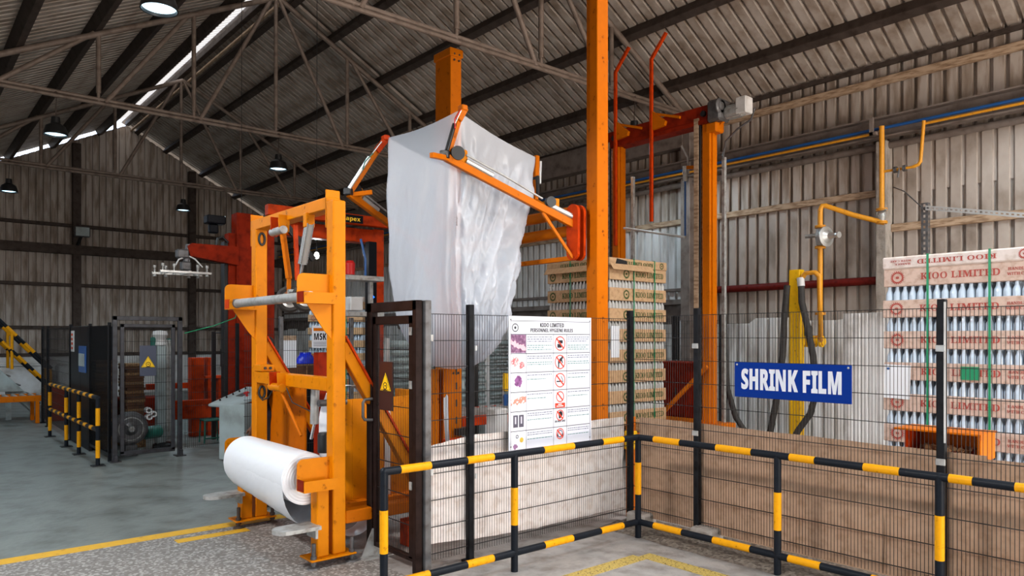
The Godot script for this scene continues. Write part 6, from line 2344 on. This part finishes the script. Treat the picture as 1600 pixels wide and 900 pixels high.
	b.tube([Vector3(4.27, 1.84, -12.92), Vector3(4.50, 1.84, -12.92), Vector3(4.52, 1.80, -12.92), Vector3(4.52, 0.9, -12.92)], 0.012, 8)
	part("post", b, M.black, s)
	b = MB.new()
	b.span(4.38, 4.52, 1.25, 1.56, -12.92, -12.86, 0.008)
	part("screen_housing", b, M.cabinet_black, s)

func build_back_zone() -> void:
	var b: MB
	# stairs with striped handrails
	var s := thing("steel_stairs", "steel stairway with black and yellow handrails at the far left", "stairs", Vector3(2.0, 0, -19.2))
	for z in [-19.4, -18.7]:
		var o: float = 0.35 if z < -19 else 0.0
		banded(Vector3(1.2, 2.78 , z), Vector3(2.72, 1.08, z), 0.035, steps(0.1, 0.26, 0.22, 2.2), s, "handrail")
		banded(Vector3(1.2, 2.38, z), Vector3(2.72, 0.68, z), 0.03, steps(0.1, 0.22, 0.2, 2.2), s, "midrail")
		for x in [1.3, 2.0, 2.70]:
			b = MB.new()
			b.tube([Vector3(x, 0.0 if x > 2.5 else 1.98 - (x - 1.2) * 1.118, z), Vector3(x, 2.78 - (x - 1.2) * 1.118, z)], 0.03, 8)
			part("rail_post", b, M.rail_yellow, s)
		b = MB.new()
		b.bar(Vector3(1.1, 1.7, z), Vector3(2.6, 0.04, z), 0.05, 0.2, 0.006)
		part("stringer", b, M.console, s)
	for k in 8:
		b = MB.new()
		b.span(1.2 + 0.18 * k, 1.44 + 0.18 * k, 1.52 - 0.2 * k, 1.55 - 0.2 * k, -19.38, -18.72, 0.004)
		part("tread", b, M.galv_dark, s)
	b = MB.new()
	b.span(0.0, 1.2, 1.66, 1.74, -19.5, -18.6, 0.005)
	part("landing", b, M.galv_dark, s)
	for q in [[0.1, -19.4], [0.1, -18.7], [1.1, -19.4], [1.1, -18.7]]:
		b = MB.new()
		b.span(q[0] - 0.04, q[0] + 0.04, 0, 1.66, q[1] - 0.04, q[1] + 0.04)
		part("landing_leg", b, M.galv_dark, s)
	conveyor("orange conveyor on short legs at the far left, in front of the stairs", Vector3(0.4, 0, -18.1), Vector3(2.5, 0, -18.1), 0.7, 0.58, "orange")
	b = MB.new()
	b.span(2.55, 2.85, 0, 0.72, -18.3, -17.9, 0.01)
	single("conveyor_end", b, M.orange_red, Vector3(2.7, 0, -18.1), "orange red end cabinet of the far left conveyor", "machine")
	b = MB.new()
	b.prism(PackedVector2Array([Vector2(0.2, 0.62), Vector2(1.9, 0.62), Vector2(0.9, 1.28), Vector2(0.2, 1.7)]), 0.5, Transform3D(PZ, Vector3(0.3, 0, -19.05)))
	b.span(0.6, 0.7, 0.0, 0.64, -18.9, -18.8)
	b.span(1.9, 2.0, 0.0, 0.64, -18.9, -18.8)
	single("feed_chute", b, M.console, Vector3(1.3, 0, -18.4), "pale grey sloping chute above the far left conveyor", "chute")
	# long bright low parapet benches seen under the gable wall
	for q in [[1.4, 3.4, "white low storage unit at the foot of the gable wall, left part"], [3.7, 5.6, "white low storage unit at the foot of the gable wall, behind the orange frame"]]:
		s = thing("storage_unit", q[2], "storage unit", Vector3((q[0] + q[1]) * 0.5, 0, -24.6))
		b = MB.new()
		b.span(q[0], q[1], 0, 0.95, -24.9, -24.3, 0.02)
		part("body", b, M.white_paint, s)
		b = MB.new()
		b.span(q[0] + 0.05, q[1] - 0.05, 0.96, 1.02, -24.85, -24.35, 0.01)
		part("top", b, M.white_paint, s)
	# strip lights low on the gable wall
	for q in [[2.2, "short fluorescent strip light low on the gable wall, far left"], [4.9, "short fluorescent strip light low on the gable wall, behind the orange frame"]]:
		s = thing("strip_light", q[1], "lamp", Vector3(q[0], 1.0, -25.2))
		b = MB.new()
		b.span(q[0] - 0.6, q[0] + 0.6, 0.97, 1.0, -25.42, -25.36)
		part("batten", b, M.white_paint, s)
		b = MB.new()
		b.tube([Vector3(q[0] - 0.58, 0.94, -25.36), Vector3(q[0] + 0.58, 0.94, -25.36)], 0.02, 8)
		part("tube", b, M.bulb_glow, s)
	# floodlight on the gable column
	s = thing("floodlight", "small square floodlight on the column of the gable wall", "lamp", Vector3(4.35, 4.8, -25.2))
	b = MB.new()
	b.box(Vector3(4.45, 4.95, -25.15), Vector3(0.42, 0.32, 0.1), 0.03)
	part("housing", b, M.galv_dark, s)
	b = MB.new()
	b.box(Vector3(4.45, 4.95, -25.095), Vector3(0.36, 0.26, 0.01))
	part("lens", b, M.console, s)
	b = MB.new()
	b.bar(Vector3(4.42, 4.8, -25.15), Vector3(4.35, 4.55, -25.3), 0.06, 0.06)
	part("bracket", b, M.black, s)

	# red portal with two-tier beam
	s = thing("red_portal", "red orange portal frame with double beam and dark lettered plate", "machine", Vector3(5.1, 0, -10.0))
	b = MB.new()
	b.span(4.0, 6.0, 3.46, 3.61, -10.0, -9.88, 0.008)
	part("front_beam", b, M.orange_red, s)
	b = MB.new()
	b.span(4.0, 5.95, 3.23, 3.44, -10.3, -10.1, 0.008)
	part("rear_beam", b, M.orange_red, s)
	b = MB.new()
	b.span(5.78, 5.96, 0, 3.455, -10.31, -10.09, 0.008)
	part("post", b, M.orange_red, s)
	b = MB.new()
	b.span(3.99, 4.18, 0, 3.455, -10.31, -10.09, 0.008)
	part("post", b, M.red_dark, s)
	b = MB.new()
	b.span(5.56, 5.70, 0, 3.22, -9.98, -9.86, 0.006)
	part("guide_post", b, M.cabinet_black, s)
	b = MB.new()
	b.span(5.12, 5.47, 3.475, 3.595, -9.88, -9.872)
	var np := part("maker_plate", b, M.cabinet_black, s)
	words("apex", 0.06, 0.24, M.warn_yellow, np, Transform3D(PZ, Vector3(5.30, 3.535, -9.87)))
	b = MB.new()
	b.bar(Vector3(4.3, 3.4, -10.05), Vector3(4.75, 2.9, -10.05), 0.05, 0.08)
	part("knee_brace", b, M.black, s)
	# shelf machine seen between the front post and the gate
	s = thing("labelling_station", "grey machine bench with white box seen right of the stand's front post", "machine", Vector3(5.2, 0, -9.5))
	for y in [2.58, 2.06]:
		b = MB.new()
		b.span(4.95, 5.56, y, y + 0.07, -9.7, -9.4, 0.006)
		part("shelf", b, M.galv, s)
	for x in [4.98, 5.44]:
		b = MB.new()
		b.span(x, x + 0.06, 0, 2.6, -9.68, -9.62, 0.004)
		part("upright", b, M.galv, s)
	b = MB.new()
	b.span(5.02, 5.22, 2.14, 2.34, -9.62, -9.42, 0.012)
	part("white_box", b, M.white_paint, s)
	b = MB.new()
	b.tube([Vector3(5.3, 2.66, -9.5), Vector3(5.3, 2.9, -9.5), Vector3(5.28, 3.2, -9.6)], 0.018, 8)
	part("blue_hose", b, M.blue, s)
	b = MB.new()
	b.lathe([Vector2(0, 0), Vector2(0.07, 0), Vector2(0.075, 0.16), Vector2(0.05, 0.2), Vector2(0, 0.2)], 16, Transform3D(Basis(), Vector3(5.05, 2.66, -9.5)))
	part("red_bowl", b, M.red, s)
	b = MB.new()
	b.lathe([Vector2(0, -0.02), Vector2(0.025, 0), Vector2(0, 0.03)], 10, Transform3D(Basis(), Vector3(5.62, 2.37, -9.84)))
	part("indicator_led", b, M.led_blue, s)
	# bare bulbs behind
	for q in [[Vector3(5.35, 3.1, -11.2), "bare bulb glowing under the red portal, right of the front post"], [Vector3(4.85, 2.9, -13.2), "bare bulb glowing behind the pressing arms of the film stand"]]:
		s = thing("bare_bulb", q[1], "lamp", q[0])
		b = MB.new()
		b.lathe([Vector2(0, -0.06), Vector2(0.035, -0.04), Vector2(0.045, 0), Vector2(0.03, 0.05), Vector2(0, 0.07)], 14)
		put("bulb", b.mesh(), M.bulb_glow, s)
		b = MB.new()
		b.tube([Vector3(0, 0.06, 0), Vector3(0, 0.14, 0)], 0.018, 8)
		b.tube([Vector3(0, 0.14, 0), Vector3(0.01, 5.6, 0)], 0.005, 5)
		put("cord", b.mesh(), M.black, s)
		var l := OmniLight3D.new()
		l.name = "bulb_light"
		l.light_energy = 0.25
		l.light_size = 0.04
		l.omni_range = 30.0
		l.shadow_enabled = true
		s.add_child(l)
	# mesh fence behind the film stand, with notices
	s = fence("mesh fence with galvanised posts behind the film stand, carrying a notice", [Vector3(3.3, 0, -8.9), Vector3(5.5, 0, -8.9)], [Vector3(3.77, 0, -8.9), Vector3(4.75, 0, -8.9)], 0.1, 1.99, 2.02, "galv_dark", 0.03)
	var n := thing("blue_text_notice", "white notice with orange stripe and dark letters on the fence", "sign", Vector3(4.29, 1.63, -8.86))
	b = MB.new()
	b.span(4.17, 4.41, 1.62, 1.91, -8.87, -8.862)
	part("plate", b, M.sign_white, n)
	b = MB.new()
	b.span(4.19, 4.39, 1.84, 1.88, -8.862, -8.86)
	part("stripe", b, M.orange, n)
	words("MSK", 0.085, 0.17, M.cabinet_black, n, Transform3D(PZ, Vector3(4.28, 1.765, -8.861)))
	for k in 3:
		b = MB.new()
		b.span(4.19, 4.37, 1.645 + 0.022 * k, 1.652 + 0.022 * k, -8.862, -8.861)
		part("small_print", b, M.galv_dark, n)
	n = thing("notice_board", "pale notice board with an orange top edge, left of the blue helmet", "notice", Vector3(3.98, 0, -9.1))
	b = MB.new()
	b.span(3.86, 4.10, 1.36, 1.78, -9.2, -9.18)
	part("sheet", b, M.paper, n)
	b = MB.new()
	b.span(3.86, 4.10, 1.72, 1.78, -9.18, -9.176)
	part("edge_strip", b, M.timber, n)
	b = MB.new()
	b.span(3.95, 4.0, 0, 1.4, -9.25, -9.2)
	part("stand", b, M.galv_dark, n)
	# carton with the helmet, on a dark cabinet
	b = MB.new()
	b.span(3.9, 4.75, 0, 1.12, -9.95, -9.35, 0.015)
	s = single("bench_cabinet", b, M.cabinet_black, Vector3(4.35, 0, -9.65), "black bench cabinet behind the fence, under the cartons and the blue helmet", "cabinet")
	b = MB.new()
	b.span(3.98, 4.32, 0.25, 1.0, -9.35, -9.335, 0.003)
	part("door", b, M.cabinet_black, s)
	for q in [[4.10, 4.36, "left dark brown carton on the bench cabinet behind the stand"], [4.37, 4.68, "right dark brown carton on the bench cabinet, under the blue helmet"]]:
		s = thing("carton", q[2], "carton", Vector3((q[0] + q[1]) * 0.5, 1.12, -9.55))
		b = MB.new()
		b.span(q[0], q[1], 1.12, 1.385, -9.75, -9.42, 0.006)
		part("box", b, M.carton_brown, s)
		b = MB.new()
		b.span(q[0] - 0.002, q[1] + 0.002, 1.37, 1.39, -9.752, -9.418)
		b.span(q[1] - 0.012, q[1] + 0.002, 1.12, 1.39, -9.42, -9.416)
		part("edge_tape", b, M.wood, s)
	s = thing("safety_helmet", "bright blue safety helmet lying on the cartons behind the fence", "helmet", Vector3(4.41, 1.39, -9.58))
	b = MB.new()
	var rows := []
	for i in 11:
		var e := PI / 2 * i / 10.0
		var row := PackedVector3Array()
		for k in 28:
			var a := TAU * k / 28.0
			row.push_back(Vector3(cos(a) * cos(e) * 0.14 * (1.0 + 0.03 * cos(a * 6.0)), sin(e) * 0.145 + 0.015, sin(a) * cos(e) * 0.112))
		rows.append(row)
	b.grid(rows, true)
	put("shell", b.mesh(), M.helmet_blue, s)
	b = MB.new()
	rows = []
	for i in 3:
		var row := PackedVector3Array()
		for k in 28:
			var a := TAU * k / 28.0
			var r: float = [0.98, 1.1, 1.08][i]
			var peak := maxf(-cos(a), 0.0) * 0.07 * (1.0 if i > 0 else 0.0)
			row.push_back(Vector3(cos(a) * (0.14 * r + peak), 0.018 - 0.007 * i, sin(a) * 0.112 * r))
		rows.append(row)
	b.grid(rows, true)
	put("brim", b.mesh(), M.helmet_blue, s)
	b = MB.new()
	b.bar(Vector3(-0.10, 0.14, 0), Vector3(0.10, 0.14, 0), 0.02, 0.04, 0.008)
	put("crown_ridge", b.mesh(), M.helmet_blue, s)
	s.rotation.y = 0.3

# ---- the worker behind the rear post ---------------------------------------------------
func nets(out: MB, bones: Array, k: float, cell: float, y_lo := -9.0, y_hi := 9.0) -> void: # surface nets of smoothly joined tapered capsules
	var lo := Vector3.INF
	var hi := -Vector3.INF
	for b in bones:
		for e in [[b[0], b[2]], [b[1], b[3]]]:
			lo = lo.min(e[0] - Vector3.ONE * (e[1] + k + cell * 3))
			hi = hi.max(e[0] + Vector3.ONE * (e[1] + k + cell * 3))
	lo.y = maxf(lo.y, y_lo - cell * 3)
	hi.y = minf(hi.y, y_hi + cell * 3)
	var n := Vector3i(((hi - lo) / cell).ceil()) + Vector3i.ONE
	var fld := PackedFloat32Array()
	fld.resize(n.x * n.y * n.z)
	fld.fill(1.0)
	for b in bones:
		var a: Vector3 = b[0]
		var d: Vector3 = b[1] - b[0]
		var dd := maxf(d.length_squared(), 1e-9)
		var ra: float = b[2]
		var rb: float = b[3]
		var m := maxf(ra, rb) + k + cell * 2
		var p0 := Vector3i(((a.min(b[1]) - Vector3.ONE * m - lo) / cell).floor()).clamp(Vector3i.ZERO, n - Vector3i.ONE)
		var p1 := Vector3i(((a.max(b[1]) + Vector3.ONE * m - lo) / cell).ceil()).clamp(Vector3i.ZERO, n - Vector3i.ONE)
		for z in range(p0.z, p1.z + 1):
			for y in range(p0.y, p1.y + 1):
				var at := (z * n.y + y) * n.x
				for x in range(p0.x, p1.x + 1):
					var p := lo + Vector3(x, y, z) * cell - a
					var t := clampf(p.dot(d) / dd, 0.0, 1.0)
					var v := (p - d * t).length() - lerpf(ra, rb, t)
					var o := fld[at + x]
					var h := clampf(0.5 + 0.5 * (o - v) / k, 0.0, 1.0)
					fld[at + x] = lerpf(o, v, h) - k * h * (1.0 - h)
	for z in n.z:
		for y in n.y:
			var wy := lo.y + y * cell
			var c := maxf(y_lo - wy, wy - y_hi)
			if c > -cell * 2:
				for x in n.x:
					var i := (z * n.y + y) * n.x + x
					fld[i] = maxf(fld[i], c)
	var idx := {}
	var pos := PackedVector3Array()
	var st := [1, n.x, n.x * n.y]
	for z in n.z - 1:
		for y in n.y - 1:
			for x in n.x - 1:
				var i := (z * n.y + y) * n.x + x
				var cnt := 0
				for q in 8:
					if fld[i + (q & 1) + (q >> 1 & 1) * n.x + (q >> 2) * n.x * n.y] < 0.0:
						cnt += 1
				if cnt == 0 or cnt == 8:
					continue
				var s := Vector3.ZERO
				var c := 0
				for q in 8:
					for ax in 3:
						if q >> ax & 1:
							continue
						var i0: int = i + (q & 1) + (q >> 1 & 1) * n.x + (q >> 2) * n.x * n.y
						var v0 := fld[i0]
						var v1 := fld[i0 + st[ax]]
						if (v0 < 0.0) != (v1 < 0.0):
							var w := Vector3(q & 1, q >> 1 & 1, q >> 2)
							w[ax] += v0 / (v0 - v1)
							s += w
							c += 1
				idx[i] = pos.size()
				pos.push_back(lo + (Vector3(x, y, z) + s / c) * cell)
	var nor := PackedVector3Array()
	nor.resize(pos.size())
	for i in idx:
		var g := Vector3(fld[i + 1] - fld[i], fld[i + n.x] - fld[i], fld[i + st[2]] - fld[i])
		var j: int = i + 1 + n.x + st[2]
		g += Vector3(fld[j] - fld[j - 1], fld[j] - fld[j - n.x], fld[j] - fld[j - st[2]])
		nor[idx[i]] = g.normalized()
	for i in idx:
		for ax in 3:
			var u: int = st[(ax + 1) % 3]
			var w: int = st[(ax + 2) % 3]
			if (fld[i] < 0.0) == (fld[i + st[ax]] < 0.0) or not idx.has(i - u) or not idx.has(i - w) or not idx.has(i - u - w):
				continue
			var a: int = idx[i]
			var b: int = idx[i - u]
			var c: int = idx[i - u - w]
			var d: int = idx[i - w]
			out.tri(pos[a], pos[b], pos[c], nor[a], nor[b], nor[c])
			out.tri(pos[a], pos[c], pos[d], nor[a], nor[c], nor[d])

func build_person() -> void:
	# local frame: the figure faces -X; built round the origin, then set behind the rear post, turned to the console
	var s := thing("person", "person in navy short-sleeved shirt standing behind the stand's rear post, arms down", "person", Vector3(3.02, 0, -7.50))
	var trunk := [
		[Vector3(0, 0.96, -0.08), Vector3(0, 0.96, 0.08), 0.115, 0.115],
		[Vector3(0, 1.0, 0), Vector3(-0.01, 1.2, 0), 0.125, 0.125],
		[Vector3(0, 1.22, -0.07), Vector3(0, 1.22, 0.07), 0.115, 0.115],
		[Vector3(0.01, 1.36, -0.1), Vector3(0.01, 1.36, 0.1), 0.09, 0.09],
		[Vector3(0.015, 1.42, -0.16), Vector3(0.015, 1.42, 0.16), 0.055, 0.055],
	]
	var neck := [[Vector3(0.015, 1.43, 0), Vector3(-0.01, 1.54, 0), 0.06, 0.056]]
	var legs := []
	var arms := []
	var upper := []
	for d in [-1.0, 1.0]:
		var hip := Vector3(0, 0.93, 0.09 * d)
		var knee := Vector3(-0.02, 0.50, 0.10 * d)
		var ank := Vector3(0.03, 0.09, 0.10 * d)
		legs += [[hip, knee, 0.088, 0.060], [knee, ank, 0.058, 0.040], [knee + Vector3(0.02, -0.06, 0), knee + Vector3(0.03, -0.2, 0), 0.05, 0.046], [ank + Vector3(0.03, -0.045, 0), ank + Vector3(-0.15, -0.055, 0.01 * d), 0.04, 0.032]]
		var sh := Vector3(0.015, 1.41, 0.195 * d)
		var el := Vector3(-0.02 if d < 0 else -0.05, 1.12, 0.235 * d)
		var wr := el + Vector3(-0.06, -0.235, -0.01 * d)
		upper += [[sh, el, 0.052, 0.041]]
		arms += [[el, wr, 0.04, 0.027], [wr, wr + Vector3(-0.012, -0.03, 0), 0.027, 0.028]]
	var b := MB.new()
	nets(b, trunk + neck + legs + upper + arms, 0.035, 0.013)
	# head on its own finer grid
	var c := Vector3(-0.03, 1.64, 0)
	var head := [
		[c + Vector3(0.02, 0.03, 0), c + Vector3(0.0, 0.02, 0), 0.085, 0.082],
		[c + Vector3(-0.03, -0.02, 0), c + Vector3(-0.035, -0.075, 0), 0.062, 0.042],
		[c + Vector3(-0.055, -0.085, 0), c + Vector3(-0.06, -0.09, 0), 0.028, 0.026],
		[c + Vector3(-0.085, 0.015, 0), c + Vector3(-0.103, -0.025, 0), 0.009, 0.015],
		[c + Vector3(-0.078, 0.03, -0.035), c + Vector3(-0.082, 0.032, 0.035), 0.012, 0.012],
		[c + Vector3(-0.084, -0.052, -0.02), c + Vector3(-0.084, -0.052, 0.02), 0.009, 0.009],
		[c + Vector3(-0.082, -0.066, -0.017), c + Vector3(-0.082, -0.066, 0.017), 0.010, 0.010],
		[c + Vector3(0.01, -0.1, 0), c + Vector3(0.02, -0.16, 0), 0.055, 0.058],
	]
	for d in [-1.0, 1.0]:
		head.append([c + Vector3(0.012, 0.025, 0.085 * d), c + Vector3(0.006, -0.025, 0.083 * d), 0.015, 0.009])
		head.append([c + Vector3(-0.062, -0.02, 0.04 * d), c + Vector3(-0.05, -0.03, 0.05 * d), 0.022, 0.02])
	nets(b, head, 0.016, 0.0045)
	for d in [-1.0, 1.0]: # hands: palm, four curled fingers, thumb leaving the side of the palm
		var el := Vector3(-0.02 if d < 0 else -0.05, 1.12, 0.235 * d)
		var w := el + Vector3(-0.072, -0.265, -0.01 * d)
		var dn := Vector3(-0.15, -1, -0.03 * d).normalized()
		var fw := Vector3(-1, 0.15, 0).normalized()       # towards the thumb side
		var inn := Vector3(0, 0, -d)
		var hb := [[w, w + dn * 0.05 + fw * 0.022, 0.025, 0.019], [w, w + dn * 0.055, 0.024, 0.018], [w, w + dn * 0.05 - fw * 0.022, 0.024, 0.017]]
		for i in 4:
			var kn: Vector3 = w + dn * [0.082, 0.088, 0.084, 0.074][i] + fw * (0.030 - 0.0195 * i)
			var l: float = [0.036, 0.041, 0.038, 0.030][i]
			var j1 := kn + (dn + inn * 0.25).normalized() * l
			var j2 := j1 + (dn + inn * 0.8).normalized() * l * 0.66
			var j3 := j2 + (dn + inn * 1.5).normalized() * l * 0.52
			hb += [[w + dn * 0.05 + fw * (0.02 - 0.014 * i), kn, 0.014, 0.0098], [kn, j1, 0.0095, 0.0085], [j1, j2, 0.0085, 0.0078], [j2, j3, 0.0078, 0.0068]]
		var t0 := w + dn * 0.022 + fw * 0.024
		var t1 := t0 + (fw * 0.8 + dn + inn * 0.4).normalized() * 0.042
		var t2 := t1 + (fw * 0.25 + dn + inn * 0.4).normalized() * 0.032
		hb += [[t0, t1, 0.015, 0.0105], [t1, t2, 0.0105, 0.0085]]
		nets(b, hb, 0.006, 0.0038)
	put("body", b.mesh(), M.skin, s)
	b = MB.new()
	var grow := func(l: Array, g: float) -> Array:
		var r := []
		for q in l:
			r.append([q[0], q[1], q[2] + g, q[3] + g])
		return r
	var sleeves := []
	for q in upper:
		sleeves.append([q[0], q[0].lerp(q[1], 0.86), q[2] + 0.014, q[3] + 0.022])
	nets(b, grow.call(trunk, 0.013) + sleeves, 0.03, 0.012, 0.86, 1.475)
	put("shirt", b.mesh(), M.cloth_navy, s)
	b = MB.new()
	var lg := []
	for q in legs:
		if q[0].y > 0.12:
			lg.append([q[0], q[1], q[2] + 0.012, q[3] + 0.022])
	nets(b, lg + grow.call(trunk.slice(0, 1), 0.010), 0.03, 0.012, 0.06, 1.02)
	put("trousers", b.mesh(), M.trouser, s)
	for d in [-1.0, 1.0]:
		b = MB.new()
		nets(b, [[Vector3(0.06, 0.055, 0.1 * d), Vector3(-0.13, 0.045, 0.11 * d), 0.05, 0.042], [Vector3(0.05, 0.06, 0.1 * d), Vector3(0.04, 0.1, 0.1 * d), 0.05, 0.05]], 0.02, 0.009, 0.0, 0.13)
		put("shoe", b.mesh(), M.black, s)
	b = MB.new()
	nets(b, [[c + Vector3(0.028, 0.045, 0), c + Vector3(0.012, 0.05, 0), 0.086, 0.08], [c + Vector3(0.05, 0.0, 0), c + Vector3(0.05, -0.03, 0), 0.06, 0.045]], 0.02, 0.006)
	put("hair", b.mesh(), M.black, s)
	for d in [-1.0, 1.0]:
		b = MB.new()
		b.lathe([Vector2(0, -0.011), Vector2(0.008, -0.008), Vector2(0.011, 0), Vector2(0.008, 0.008), Vector2(0, 0.011)], 12, Transform3D(Basis(), c + Vector3(-0.073, 0.013, 0.032 * d)))
		put("eye", b.mesh(), M.white_paint, s)
	s.rotation.y = -0.38
